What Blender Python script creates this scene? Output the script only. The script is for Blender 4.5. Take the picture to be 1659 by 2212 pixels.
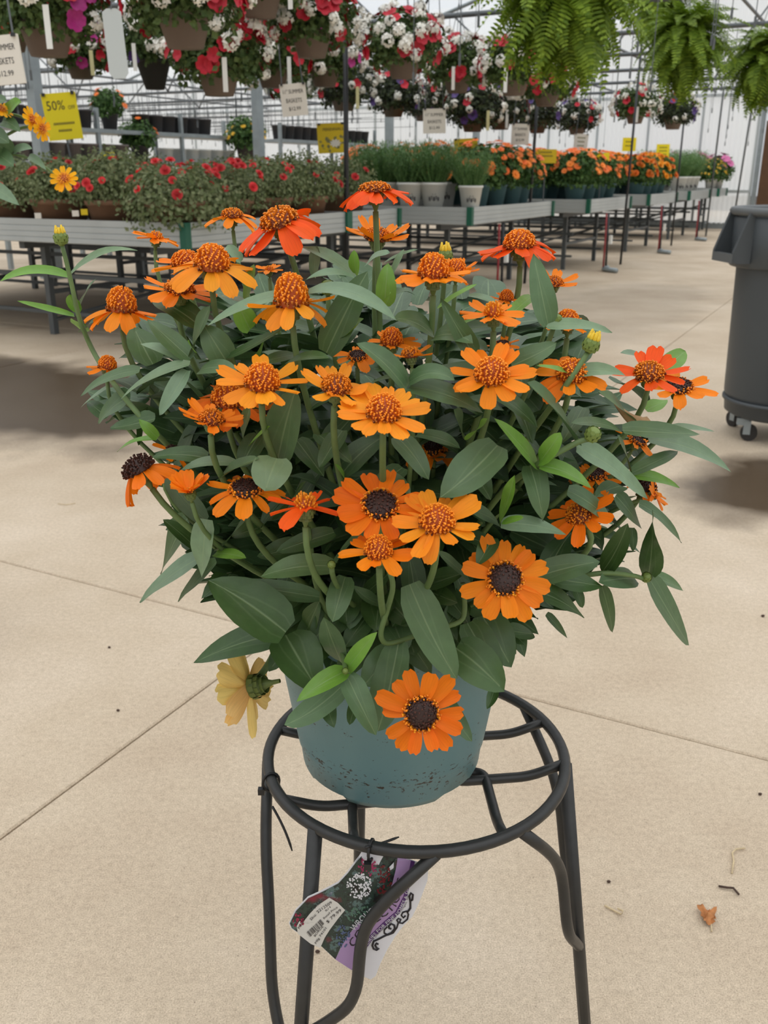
import bpy, math, random
from mathutils import Vector, Matrix

# ---------------------------------------------------------------- scene, camera, light
for o in list(bpy.data.objects):
    bpy.data.objects.remove(o)
scene = bpy.context.scene
COL = scene.collection
PITCH = math.atan(731 / 2000.0)          # camera looks down about 20 degrees
CAMH = 1.10
cam_data = bpy.data.cameras.new('camera')
cam_data.sensor_fit = 'VERTICAL'
cam_data.sensor_height = 36.0
cam_data.lens = 36.0 * 2000.0 / 2212.0
cam_data.clip_end = 200
cam_data.clip_start = 0.02
cam_data.dof.use_dof = True
cam_data.dof.focus_distance = 0.86
cam_data.dof.aperture_fstop = 15.0
cam = bpy.data.objects.new('camera', cam_data)
cam.location = (0, 0, CAMH)
cam.rotation_euler = (math.pi / 2 - PITCH, 0, 0)
COL.objects.link(cam)
scene.camera = cam

world = bpy.data.worlds.new('overcast_sky')
scene.world = world
world.use_nodes = True
wn = world.node_tree.nodes
wl = world.node_tree.links
bg = wn['Background']
bg.inputs['Strength'].default_value = 1.55
tc = wn.new('ShaderNodeTexCoord')
sep = wn.new('ShaderNodeSeparateXYZ')
ramp = wn.new('ShaderNodeValToRGB')       # plain overcast sky: brighter at the zenith than at the horizon
ramp.color_ramp.elements[0].position = 0.0
ramp.color_ramp.elements[0].color = (0.34, 0.355, 0.37, 1)
ramp.color_ramp.elements[1].position = 1.0
ramp.color_ramp.elements[1].color = (1.30, 1.32, 1.34, 1)
wl.new(tc.outputs['Generated'], sep.inputs[0])
wl.new(sep.outputs['Z'], ramp.inputs[0])
wl.new(ramp.outputs[0], bg.inputs['Color'])

vs = scene.view_settings
vs.view_transform = 'Standard'
vs.look = 'None'
vs.exposure = 0.0
vs.gamma = 1.0
vs.use_curve_mapping = False

# ---------------------------------------------------------------- geometry helpers
CP, SP = math.cos(PITCH), math.sin(PITCH)
def ray(x, y):
    u = (x - 829.5) / 2000.0
    v = (1106 - y) / 2000.0
    return Vector((u, CP + v * SP, -SP + v * CP))
def at(x, y, Y):                          # point of the place seen at a pixel, Y metres ahead
    r = ray(x, y)
    return Vector((0, 0, CAMH)) + r * (Y / r.y)
def atd(x, y, d):                         # same, by distance along the optical axis
    return Vector((0, 0, CAMH)) + ray(x, y) * d
def depth_of(p):
    return p.y * CP - (p.z - CAMH) * SP
TH = math.radians(27.7)
A = Vector((math.sin(TH), math.cos(TH), 0))
B = Vector((-math.cos(TH), math.sin(TH), 0))
def AB(a, b, z=0):
    return A * a + B * b + Vector((0, 0, z))
ABROT = Matrix(((A.x, B.x, 0, 0), (A.y, B.y, 0, 0), (0, 0, 1, 0), (0, 0, 0, 1)))
I4 = Matrix.Identity(4)
T = Matrix.Translation
def lin(r, g, b):
    f = lambda c: (c / 255 / 12.92) if c / 255 <= 0.04045 else ((c / 255 + 0.055) / 1.055) ** 2.4
    return (f(r), f(g), f(b), 1.0)

class MB:
    def __init__(s):
        s.v = []; s.f = []; s.c = None
    def add(s, vs, fs, M=None):
        o = len(s.v)
        s.v += [tuple(M @ Vector(p)) if M is not None else tuple(p) for p in vs]
        s.f += [tuple(i + o for i in f) for f in fs]
        return s
    def box(s, c, size, M=None):
        x, y, z = size[0] / 2, size[1] / 2, size[2] / 2
        vs = [(c[0] + i * x, c[1] + j * y, c[2] + k * z) for k in (-1, 1) for j in (-1, 1) for i in (-1, 1)]
        return s.add(vs, [(0, 2, 3, 1), (4, 5, 7, 6), (0, 1, 5, 4), (2, 6, 7, 3), (0, 4, 6, 2), (1, 3, 7, 5)], M)
    def tube(s, pts, r, n=8, closed=False, M=None):
        pts = [Vector(p) for p in pts]
        m = len(pts); vs = []; fs = []
        rs = r if isinstance(r, (list, tuple)) else [r] * m
        ref = None
        for i, p in enumerate(pts):
            if closed:
                t = pts[(i + 1) % m] - pts[i - 1]
            else:
                t = pts[min(i + 1, m - 1)] - pts[max(i - 1, 0)]
            if t.length < 1e-9: t = Vector((0, 0, 1))
            t.normalize()
            if ref is None:
                ref = t.orthogonal().normalized()
            ref = ref - t * ref.dot(t)
            if ref.length < 1e-6: ref = t.orthogonal()
            ref.normalize()
            bi = t.cross(ref)
            for k in range(n):
                a = 2 * math.pi * k / n
                vs.append(p + (ref * math.cos(a) + bi * math.sin(a)) * rs[i])
        segs = m if closed else m - 1
        for i in range(segs):
            j = (i + 1) % m
            for k in range(n):
                k2 = (k + 1) % n
                fs.append((i * n + k, i * n + k2, j * n + k2, j * n + k))
        if not closed:
            fs.append(tuple(range(n - 1, -1, -1)))
            fs.append(tuple((m - 1) * n + k for k in range(n)))
        return s.add(vs, fs, M)
    def lathe(s, prof, n=24, M=None):
        vs = []; fs = []
        for r, z in prof:
            for k in range(n):
                a = 2 * math.pi * k / n
                vs.append((r * math.cos(a), r * math.sin(a), z))
        for i in range(len(prof) - 1):
            for k in range(n):
                k2 = (k + 1) % n
                fs.append((i * n + k, i * n + k2, (i + 1) * n + k2, (i + 1) * n + k))
        return s.add(vs, fs, M)
    def slab(s, pts, thick, M=None):      # extruded polygon in local xy
        n = len(pts)
        vs = [(p[0], p[1], 0) for p in pts] + [(p[0], p[1], -thick) for p in pts]
        fs = [tuple(range(n)), tuple(range(2 * n - 1, n - 1, -1))]
        fs += [(i, i + n, (i + 1) % n + n, (i + 1) % n) for i in range(n)]
        return s.add(vs, fs, M)
    def mesh(s, name, mat=None, smooth=False):
        me = bpy.data.meshes.new(name)
        me.from_pydata(s.v, [], s.f)
        if s.c is not None:
            ca = me.color_attributes.new('tint', 'FLOAT_COLOR', 'POINT')
            ca.data.foreach_set('color', [x for c in s.c for x in c])
        if mat: me.materials.append(mat)
        if smooth:
            me.polygons.foreach_set('use_smooth', [True] * len(me.polygons))
        me.update()
        return me

W = {}
def add(name, mesh, parent=None, M=None, color=None):
    o = bpy.data.objects.new(name, mesh)
    COL.objects.link(o)
    M = I4 if M is None else M
    if parent is not None:
        o.parent = parent
        o.matrix_basis = W[parent.name].inverted() @ M
    else:
        o.matrix_basis = M
    W[o.name] = M.copy()
    if color: o.color = color
    return o
def tag(o, label=None, cat=None, group=None, kind=None):
    if label: o['label'] = label
    if cat: o['category'] = cat
    if group: o['group'] = group
    if kind: o['kind'] = kind
    return o
def thing(name, loc, label, cat, group=None, rot=None):
    M = T(Vector(loc)) @ (rot if rot is not None else I4)
    o = add(name, None, None, M)
    o.empty_display_size = 0.05
    return tag(o, label, cat, group)
def fillet(pts, r=0.02, n=5):
    pts = [Vector(p) for p in pts]
    out = [pts[0]]
    for i in range(1, len(pts) - 1):
        a, b, c = pts[i - 1], pts[i], pts[i + 1]
        ra = min(r, (a - b).length * .45); rc = min(r, (c - b).length * .45)
        p0 = b + (a - b).normalized() * ra
        p1 = b + (c - b).normalized() * rc
        for k in range(n + 1):
            t = k / n
            out.append(p0 * (1 - t) ** 2 + b * 2 * t * (1 - t) + p1 * t * t)
    out.append(pts[-1])
    return out
def bez(p0, p1, p2, p3, n=12):
    out = []
    for k in range(n + 1):
        t = k / n; u = 1 - t
        out.append(p0 * u ** 3 + p1 * 3 * u * u * t + p2 * 3 * u * t * t + p3 * t ** 3)
    return out
def basis(n, up=Vector((0, 0, 1))):
    n = n.normalized()
    x = up.cross(n)
    if x.length < 1e-4: x = Vector((1, 0, 0))
    x.normalize()
    y = n.cross(x)
    return Matrix(((x.x, y.x, n.x, 0), (x.y, y.y, n.y, 0), (x.z, y.z, n.z, 0), (0, 0, 0, 1)))

# ---------------------------------------------------------------- materials
MATS = {}
def newmat(name):
    m = bpy.data.materials.new(name)
    m.use_nodes = True
    MATS[name] = m
    n = m.node_tree.nodes; l = m.node_tree.links
    return m, n, l, n['Principled BSDF']
def plain(name, col, rough=.5, metal=0., noise=.0, scale=20., bump=0., spec=.5, objcol=False):
    m, n, l, p = newmat(name)
    p.inputs['Roughness'].default_value = rough
    p.inputs['Metallic'].default_value = metal
    p.inputs['Specular IOR Level'].default_value = spec
    if objcol:
        oi = n.new('ShaderNodeObjectInfo'); src = oi.outputs['Color']
    else:
        rgb = n.new('ShaderNodeRGB'); rgb.outputs[0].default_value = col; src = rgb.outputs[0]
    if noise > 0 or bump > 0:
        t = n.new('ShaderNodeTexCoord')
        nz = n.new('ShaderNodeTexNoise'); nz.inputs['Scale'].default_value = scale; nz.inputs['Detail'].default_value = 4
        l.new(t.outputs['Object'], nz.inputs['Vector'])
        if noise > 0:
            mr = n.new('ShaderNodeMapRange')
            mr.inputs['From Min'].default_value = .3; mr.inputs['From Max'].default_value = .7
            mr.inputs['To Min'].default_value = 1 - noise; mr.inputs['To Max'].default_value = 1 + noise
            l.new(nz.outputs['Fac'], mr.inputs['Value'])
            mx = n.new('ShaderNodeVectorMath'); mx.operation = 'SCALE'
            l.new(src, mx.inputs[0]); l.new(mr.outputs[0], mx.inputs['Scale']); src = mx.outputs[0]
        if bump > 0:
            b = n.new('ShaderNodeBump'); b.inputs['Strength'].default_value = bump; b.inputs['Distance'].default_value = .002
            l.new(nz.outputs['Fac'], b.inputs['Height']); l.new(b.outputs[0], p.inputs['Normal'])
    l.new(src, p.inputs['Base Color'])
    return m
def foliage(name, col, col2, rough=.55, transl=.25):
    # leaf colour varies from leaf to leaf
    m, n, l, p = newmat(name)
    g = n.new('ShaderNodeNewGeometry')
    mx = n.new('ShaderNodeMix'); mx.data_type = 'RGBA'
    mx.inputs[6].default_value = col; mx.inputs[7].default_value = col2
    l.new(g.outputs['Random Per Island'], mx.inputs[0])
    l.new(mx.outputs[2], p.inputs['Base Color'])
    p.inputs['Roughness'].default_value = rough
    p.inputs['Specular IOR Level'].default_value = .35
    tr = n.new('ShaderNodeBsdfTranslucent'); l.new(mx.outputs[2], tr.inputs['Color'])
    ms = n.new('ShaderNodeMixShader'); ms.inputs[0].default_value = transl
    l.new(p.outputs[0], ms.inputs[1]); l.new(tr.outputs[0], ms.inputs[2])
    l.new(ms.outputs[0], n['Material Output'].inputs[0])
    return m

def m_leaf():
    m, n, l, p = newmat('zinnia_leaf')
    oi = n.new('ShaderNodeObjectInfo')
    uv = n.new('ShaderNodeUVMap'); uv.uv_map = 'UVMap'
    sx = n.new('ShaderNodeSeparateXYZ'); l.new(uv.outputs[0], sx.inputs[0])
    def math_(op, a, b=None, c=None):
        k = n.new('ShaderNodeMath'); k.operation = op
        for i, q in enumerate((a, b, c)):
            if q is None: continue
            if isinstance(q, (int, float)): k.inputs[i].default_value = q
            else: l.new(q, k.inputs[i])
        return k.outputs[0]
    d = math_('ABSOLUTE', math_('SUBTRACT', sx.outputs[0], .5))          # 0 on the midrib
    rib = math_('SUBTRACT', 1.0, math_('MULTIPLY', d, 28.0)); rib = math_('MAXIMUM', rib, 0.0)
    # three parallel veins that run from the base
    ln = math_('MULTIPLY', math_('SUBTRACT', d, math_('MULTIPLY', math_('SUBTRACT', 1.0, sx.outputs[1]), .27)), 30.0)
    side = math_('MAXIMUM', math_('SUBTRACT', 1.0, math_('ABSOLUTE', ln)), 0.0)
    vein = math_('ADD', math_('MULTIPLY', rib, .42), math_('MULTIPLY', side, .10))
    t = n.new('ShaderNodeTexCoord')
    nz = n.new('ShaderNodeTexNoise'); nz.inputs['Scale'].default_value = 90; nz.inputs['Detail'].default_value = 3
    l.new(t.outputs['Object'], nz.inputs['Vector'])
    mr = n.new('ShaderNodeMapRange'); mr.inputs['To Min'].default_value = .78; mr.inputs['To Max'].default_value = 1.22
    l.new(nz.outputs['Fac'], mr.inputs['Value'])
    g = n.new('ShaderNodeNewGeometry')
    mr2 = n.new('ShaderNodeMapRange'); mr2.inputs['To Min'].default_value = .85; mr2.inputs['To Max'].default_value = 1.15
    l.new(g.outputs['Random Per Island'], mr2.inputs['Value'])
    sc = n.new('ShaderNodeVectorMath'); sc.operation = 'SCALE'
    l.new(oi.outputs['Color'], sc.inputs[0]); l.new(math_('MULTIPLY', mr.outputs[0], mr2.outputs[0]), sc.inputs['Scale'])
    mx = n.new('ShaderNodeMix'); mx.data_type = 'RGBA'
    l.new(vein, mx.inputs[0]); l.new(sc.outputs[0], mx.inputs[6]); mx.inputs[7].default_value = lin(146, 168, 122)
    l.new(mx.outputs[2], p.inputs['Base Color'])
    p.inputs['Roughness'].default_value = .44
    p.inputs['Specular IOR Level'].default_value = .55
    bp = n.new('ShaderNodeBump'); bp.inputs['Strength'].default_value = .4; bp.inputs['Distance'].default_value = .001
    l.new(math_('SUBTRACT', nz.outputs['Fac'], vein), bp.inputs['Height']); l.new(bp.outputs[0], p.inputs['Normal'])
    tr = n.new('ShaderNodeBsdfTranslucent'); l.new(mx.outputs[2], tr.inputs['Color'])
    ms = n.new('ShaderNodeMixShader'); ms.inputs[0].default_value = .16
    l.new(p.outputs[0], ms.inputs[1]); l.new(tr.outputs[0], ms.inputs[2])
    l.new(ms.outputs[0], n['Material Output'].inputs[0])
    return m
M_LEAF = m_leaf()

def m_petal():
    m, n, l, p = newmat('zinnia_petal')
    oi = n.new('ShaderNodeObjectInfo')
    uv = n.new('ShaderNodeUVMap'); uv.uv_map = 'UVMap'
    mp = n.new('ShaderNodeMapping'); mp.inputs['Scale'].default_value = (14, 1.2, 1)
    l.new(uv.outputs[0], mp.inputs[0])
    nz = n.new('ShaderNodeTexNoise'); nz.inputs['Scale'].default_value = 1.6
    l.new(mp.outputs[0], nz.inputs['Vector'])
    mr = n.new('ShaderNodeMapRange'); mr.inputs['To Min'].default_value = .8; mr.inputs['To Max'].default_value = 1.15
    l.new(nz.outputs['Fac'], mr.inputs['Value'])
    sc = n.new('ShaderNodeVectorMath'); sc.operation = 'SCALE'
    l.new(oi.outputs['Color'], sc.inputs[0]); l.new(mr.outputs[0], sc.inputs['Scale'])
    l.new(sc.outputs[0], p.inputs['Base Color'])
    p.inputs['Roughness'].default_value = .55
    p.inputs['Specular IOR Level'].default_value = .25
    tr = n.new('ShaderNodeBsdfTranslucent'); l.new(sc.outputs[0], tr.inputs['Color'])
    ms = n.new('ShaderNodeMixShader'); ms.inputs[0].default_value = .3
    l.new(p.outputs[0], ms.inputs[1]); l.new(tr.outputs[0], ms.inputs[2])
    l.new(ms.outputs[0], n['Material Output'].inputs[0])
    return m
M_PETAL = m_petal()
def m_tint():
    m, n, l, p = newmat('floret_tint')
    at_ = n.new('ShaderNodeAttribute'); at_.attribute_name = 'tint'
    l.new(at_.outputs['Color'], p.inputs['Base Color'])
    p.inputs['Roughness'].default_value = .6
    return m
M_TINT = m_tint()

def m_concrete():
    m, n, l, p = newmat('concrete')
    g = n.new('ShaderNodeNewGeometry')
    def noise(scale, detail=4, rough=.6):
        z = n.new('ShaderNodeTexNoise'); z.inputs['Scale'].default_value = scale; z.inputs['Detail'].default_value = detail
        z.inputs['Roughness'].default_value = rough
        l.new(g.outputs['Position'], z.inputs['Vector']); return z.outputs['Fac']
    def rampc(f, stops):
        r = n.new('ShaderNodeValToRGB'); e = r.color_ramp.elements
        e[0].position, e[0].color = stops[0]; e[1].position, e[1].color = stops[-1]
        for s in stops[1:-1]:
            k = e.new(s[0]); k.color = s[1]
        l.new(f, r.inputs[0]); return r.outputs[0]
    def mixc(f, a, b, mode='MIX'):
        x = n.new('ShaderNodeMix'); x.data_type = 'RGBA'; x.blend_type = mode
        if isinstance(f, float): x.inputs[0].default_value = f
        else: l.new(f, x.inputs[0])
        for i, q in ((6, a), (7, b)):
            if isinstance(q, tuple): x.inputs[i].default_value = q
            else: l.new(q, x.inputs[i])
        return x.outputs[2]
    base = rampc(noise(1.3, 5), [(.3, lin(178, 159, 136)), (.5, lin(192, 175, 152)), (.7, lin(204, 188, 167))])
    grain = rampc(noise(430, 2, .7), [(.28, (.66, .64, .62, 1)), (.5, (1, 1, 1, 1)), (.72, (1.24, 1.24, 1.24, 1))])
    c = mixc(1.0, base, grain, 'MULTIPLY')
    grain2 = rampc(noise(85, 4, .75), [(.3, (.84, .83, .82, 1)), (.7, (1.12, 1.12, 1.12, 1))])
    c = mixc(1.0, c, grain2, 'MULTIPLY')
    # dark flecks of grit and soil
    v = n.new('ShaderNodeTexVoronoi'); v.inputs['Scale'].default_value = 60
    l.new(g.outputs['Position'], v.inputs['Vector'])
    sp = rampc(v.outputs['Distance'], [(.035, (1, 1, 1, 1)), (.075, (0, 0, 0, 1))])
    spm = n.new('ShaderNodeMath'); spm.operation = 'MULTIPLY'
    l.new(sp, spm.inputs[0])
    gate = rampc(noise(9, 2), [(.5, (0, 0, 0, 1)), (.62, (.75, .75, .75, 1))])
    l.new(gate, spm.inputs[1])
    c = mixc(spm.outputs[0], c, lin(70, 58, 45))
    # damp where the benches and bin drip, plus painted shade by the left bench
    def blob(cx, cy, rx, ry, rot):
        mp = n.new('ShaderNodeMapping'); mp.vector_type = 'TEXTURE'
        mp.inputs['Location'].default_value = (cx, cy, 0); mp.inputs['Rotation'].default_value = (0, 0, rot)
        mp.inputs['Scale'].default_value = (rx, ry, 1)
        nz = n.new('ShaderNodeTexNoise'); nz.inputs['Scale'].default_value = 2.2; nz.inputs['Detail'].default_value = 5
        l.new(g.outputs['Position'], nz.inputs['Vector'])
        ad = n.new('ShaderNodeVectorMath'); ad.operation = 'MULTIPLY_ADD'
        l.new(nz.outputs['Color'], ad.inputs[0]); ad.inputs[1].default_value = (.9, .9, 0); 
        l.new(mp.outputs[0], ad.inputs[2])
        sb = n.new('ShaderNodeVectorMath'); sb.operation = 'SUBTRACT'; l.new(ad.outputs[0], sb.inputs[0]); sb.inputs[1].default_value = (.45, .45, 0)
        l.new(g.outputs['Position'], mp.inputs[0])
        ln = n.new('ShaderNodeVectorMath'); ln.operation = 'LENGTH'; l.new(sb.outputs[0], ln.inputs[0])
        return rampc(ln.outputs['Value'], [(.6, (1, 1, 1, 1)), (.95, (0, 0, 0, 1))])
    wet_shade1 = blob(-1.95, 4.85, 2.1, .95, -.45)
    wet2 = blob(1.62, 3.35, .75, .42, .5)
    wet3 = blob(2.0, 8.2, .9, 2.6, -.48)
    m1 = n.new('ShaderNodeMath'); m1.operation = 'MAXIMUM'; l.new(wet_shade1, m1.inputs[0]); l.new(wet2, m1.inputs[1])
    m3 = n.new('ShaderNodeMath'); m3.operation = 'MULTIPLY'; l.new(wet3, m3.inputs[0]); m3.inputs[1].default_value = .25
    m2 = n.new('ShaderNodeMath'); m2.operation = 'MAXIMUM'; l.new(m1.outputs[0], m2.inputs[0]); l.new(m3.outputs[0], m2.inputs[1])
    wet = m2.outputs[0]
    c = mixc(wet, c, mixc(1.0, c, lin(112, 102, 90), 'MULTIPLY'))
    l.new(c, p.inputs['Base Color'])
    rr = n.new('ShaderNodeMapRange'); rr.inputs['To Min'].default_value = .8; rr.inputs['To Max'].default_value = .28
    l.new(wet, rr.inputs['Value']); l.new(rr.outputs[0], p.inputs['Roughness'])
    p.inputs['Specular IOR Level'].default_value = .35
    b = n.new('ShaderNodeBump'); b.inputs['Strength'].default_value = .25; b.inputs['Distance'].default_value = .002
    l.new(grain, b.inputs['Height']); l.new(b.outputs[0], p.inputs['Normal'])
    return m

def m_sheet(name, col, see, transl):      # translucent greenhouse glazing
    m, n, l, p = newmat(name)
    p.inputs['Base Color'].default_value = col
    p.inputs['Roughness'].default_value = .35
    tp = n.new('ShaderNodeBsdfTransparent'); tp.inputs['Color'].default_value = (1, 1, 1, 1)
    tr = n.new('ShaderNodeBsdfTranslucent'); tr.inputs['Color'].default_value = col
    a = n.new('ShaderNodeMixShader'); a.inputs[0].default_value = transl
    l.new(p.outputs[0], a.inputs[1]); l.new(tr.outputs[0], a.inputs[2])
    b = n.new('ShaderNodeMixShader'); b.inputs[0].default_value = see
    l.new(a.outputs[0], b.inputs[1]); l.new(tp.outputs[0], b.inputs[2])
    l.new(b.outputs[0], n['Material Output'].inputs[0])
    return m
# ---------------------------------------------------------------- the greenhouse shell
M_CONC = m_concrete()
M_JOINT = plain('joint_dirt', lin(48, 43, 38), .95, noise=.2, scale=30)
M_GALV = plain('galvanised_steel', lin(150, 158, 160), .45, .55, noise=.1, scale=8)
M_PIPE = plain('dull_pipe', lin(96, 100, 102), .5, .4)
M_ROOF = m_sheet('roof_film', (.9, .94, .98, 1), .74, .7)
M_WALL = m_sheet('wall_sheet', (.93, .95, .95, 1), .22, .55)
M_SEAM = plain('wall_seam', lin(178, 184, 184), .5)
M_BROWN = plain('brown_door', lin(92, 62, 36), .6, noise=.15, scale=6)
rnd = random.Random(5)

floor = add('floor', MB().box((0, 12, -.06), (80, 80, .08)).mesh('floor', M_JOINT), None)
tag(floor, kind='structure')
ja = [1.745 + 3.38 * k for k in range(-5, 10)]
jb = [1.22 + 3.42 * k for k in range(-7, 8)]
g = .0022
for i in range(len(ja) - 1):
    for j in range(len(jb) - 1):
        a0, a1, b0, b1 = ja[i] + g, ja[i + 1] - g, jb[j] + g, jb[j + 1] - g
        s_ = MB()
        e = .0035
        vs_ = [AB(a0, b0, -.03), AB(a1, b0, -.03), AB(a1, b1, -.03), AB(a0, b1, -.03),
               AB(a0, b0, -e), AB(a1, b0, -e), AB(a1, b1, -e), AB(a0, b1, -e),
               AB(a0 + e, b0 + e, 0), AB(a1 - e, b0 + e, 0), AB(a1 - e, b1 - e, 0), AB(a0 + e, b1 - e, 0)]
        s_.add(vs_, [(8, 9, 10, 11)] + [(k, (k + 1) % 4, (k + 1) % 4 + 4, k + 4) for k in range(4)]
               + [(k + 4, (k + 1) % 4 + 4, (k + 1) % 4 + 8, k + 8) for k in range(4)])
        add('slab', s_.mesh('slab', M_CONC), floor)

# far wall of white translucent sheets
AW = 21.5
wall = add('wall_back', MB().box((0, 0, .06), (.08, 15.4, .12), T(AB(AW + .05, 10.2)) @ ABROT).mesh('wall_sill', M_GALV), None)
tag(wall, kind='structure')
pw = 1.1
pm = MB()
nrib = 11
pv = []; pf = []
for i in range(nrib * 2 + 1):
    y = pw * i / (nrib * 2)
    x = .018 if i % 2 else 0
    pv += [(x, y, .1), (x, y, 4.6)]
for i in range(nrib * 2):
    pf.append((i * 2, i * 2 + 1, i * 2 + 3, i * 2 + 2))
pm.add(pv, pf)
panel_me = pm.mesh('wall_panel', M_WALL)
seam_me = MB().box((-.02, 0, 2.35), (.03, .05, 4.5)).mesh('batten', M_SEAM)
for k in range(14):
    add('panel', panel_me, wall, T(AB(AW, 2.72 + k * pw)) @ ABROT)
    add('batten', seam_me, wall, T(AB(AW, 2.72 + k * pw)) @ ABROT)
for z in (.75, 2.6):
    add('rail', MB().box((-.05, 7.7, z), (.05, 15.4, .06)).mesh('rail', M_SEAM), wall, T(AB(AW, 2.72)) @ ABROT)
wl_ = add('wall_left', MB().box((10, .05, .06), (30, .08, .12), T(AB(0, 17.9)) @ ABROT).mesh('wall_sill', M_GALV), None)
tag(wl_, kind='structure')
for k in range(18):
    add('panel', panel_me, wl_, T(AB(21.4 - k * pw, 17.9)) @ ABROT @ Matrix.Rotation(math.pi / 2, 4, 'Z'))
# door in the far corner
dr = add('door_1', MB().box((0, 0, 1.1), (.05, 1.1, 2.0)).mesh('door', M_BROWN), None, T(AB(AW + .02, 2.02)) @ ABROT)
tag(dr, kind='structure')
add('door_frame', MB().box((0, .62, 1.2), (.1, .08, 2.4)).box((0, -.62, 1.2), (.1, .08, 2.4)).box((0, 0, 2.4), (.1, 1.3, .08)).mesh('door_frame', M_GALV), dr, T(AB(AW, 2.02)) @ ABROT)
add('door_handle', MB().box((-.06, 0, 0), (.03, .45, .05)).mesh('door_handle', M_PIPE), dr, T(AB(AW, 1.85, 1.0)) @ ABROT)
wr = add('wall_right', MB().box((0, -3, .06), (.08, 7.6, .12), T(AB(AW + .05, 0.2)) @ ABROT).mesh('wall_sill', M_GALV), None)
tag(wr, kind='structure')
for k in range(6):
    add('panel', panel_me, wr, T(AB(AW, .05 - k * pw)) @ ABROT)

# roof: film panels over gutter bays, with pipes and trusses below
ceil = add('ceiling', MB().box((8.7, 8.2, 3.25), (30, .3, .08)).mesh('gutter', M_GALV), None, ABROT)
tag(ceil, kind='structure')
bays = [(-10.6, -1.2), (-1.2, 8.2), (8.2, 17.9)]
for b0, b1 in bays:
    bm_ = (b0 + b1) / 2
    for k in range(13):
        a0 = -7 + k * 2.2
        for p, q in ((b0, bm_), (bm_, b1)):
            z0 = 3.3 if p == b0 else 4.7
            z1 = 4.7 if p == b0 else 3.3
            add('roof_panel', MB().add([(a0 + .02, p, z0), (a0 + 2.18, p, z0), (a0 + 2.18, q, z1), (a0 + .02, q, z1)], [(0, 1, 2, 3)]).mesh('roof_panel', M_ROOF), ceil, ABROT)
chord_me = MB().tube([(0, -6, 0), (0, 17.8, 0)], .026, 8).mesh('chord', M_PIPE, True)
for k in range(-3, 7):
    add('chord', chord_me, ceil, ABROT @ T((7.6 + 2.03 * k, 0, 2.6)))
apipe_me = MB().tube([(-2, 0, 0), (21.4, 0, 0)], .018, 6).mesh('purlin', M_PIPE, True)
for b_ in (-.5, 1.6, 3.6, 5.4, 7.2, 10.2, 12.4, 14.6):
    add('purlin', apipe_me, ceil, ABROT @ T((0, b_, 2.66)))
for k in range(-1, 4):
    a_ = 7.6 + 4.05 * k
    for b0, b1 in bays[1:]:
        bm_ = (b0 + b1) / 2
        top = MB().tube([(a_, b0, 3.25), (a_, bm_, 4.65), (a_, b1, 3.25)], .03, 6)
        add('rafter', top.mesh('rafter', M_GALV, True), ceil, ABROT)
        n_ = 8
        for i in range(n_):
            p = b0 + (b1 - b0) * i / n_; q = b0 + (b1 - b0) * (i + 1) / n_
            h = lambda y: 3.25 + 1.4 * (1 - abs(y - bm_) / ((b1 - b0) / 2))
            pp, qq = ((p, 2.62), (q, h(q))) if i % 2 == 0 else ((p, h(p)), (q, 2.62))
            add('web', MB().tube([(a_, pp[0], pp[1]), (a_, qq[0], qq[1])], .016, 6).mesh('web', M_PIPE, True), ceil, ABROT)
# columns
for k in range(0, 4):
    c_ = add('trim_%d' % (k + 1), MB().box((0, 0, 1.63), (.12, .12, 3.26)).box((0, 0, .01), (.24, .24, .02)).mesh('column', M_GALV), None, T(AB(7.72 + 4.05 * k, 8.2)) @ ABROT)
    tag(c_, kind='structure')
# ---------------------------------------------------------------- benches
M_ALU = plain('aluminium_rim', lin(176, 180, 178), .42, .35, noise=.06, scale=3)
M_GREEN = plain('green_corner', lin(10, 84, 62), .5)
M_DARK = plain('dark_frame', lin(86, 90, 91), .5, .4)
M_TRAY = plain('bench_tray', lin(120, 122, 118), .7)
M_RED = plain('red_hose', lin(140, 34, 38), .5)
M_BLACK = plain('black_paint', lin(38, 40, 43), .45)
M_WHITE = plain('white_plastic', lin(226, 226, 220), .5)
RH = .15
def rim_mesh(L_, name):
    # grooved aluminium board, length along y, face towards -x
    z = [0, .004, .03, .034, .038, .066, .07, .074, .104, .108, .112, RH]
    x = [0, -.004, -.004, 0, -.004, -.004, 0, -.004, -.004, 0, -.004, -.004]
    vs_ = []; fs_ = []
    for zz, xx in zip(z, x):
        vs_ += [(xx, 0, zz), (xx, L_, zz)]
    n_ = len(z)
    for i in range(n_ - 1):
        fs_.append((2 * i, 2 * i + 1, 2 * i + 3, 2 * i + 2))
    vs_ += [(.03, 0, RH), (.03, L_, RH), (.03, 0, 0), (.03, L_, 0)]
    k = 2 * n_
    fs_ += [(k - 2, k - 1, k + 1, k), (k, k + 1, k + 3, k + 2), (k + 2, k + 3, 1, 0)]
    fs_ += [tuple(list(range(0, k, 2)) + [k, k + 2])[::-1], tuple(list(range(1, k, 2)) + [k + 1, k + 3])]
    return MB().add(vs_, fs_).mesh(name, M_ALU)
BENCH = []
RZ = Matrix.Rotation
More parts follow.
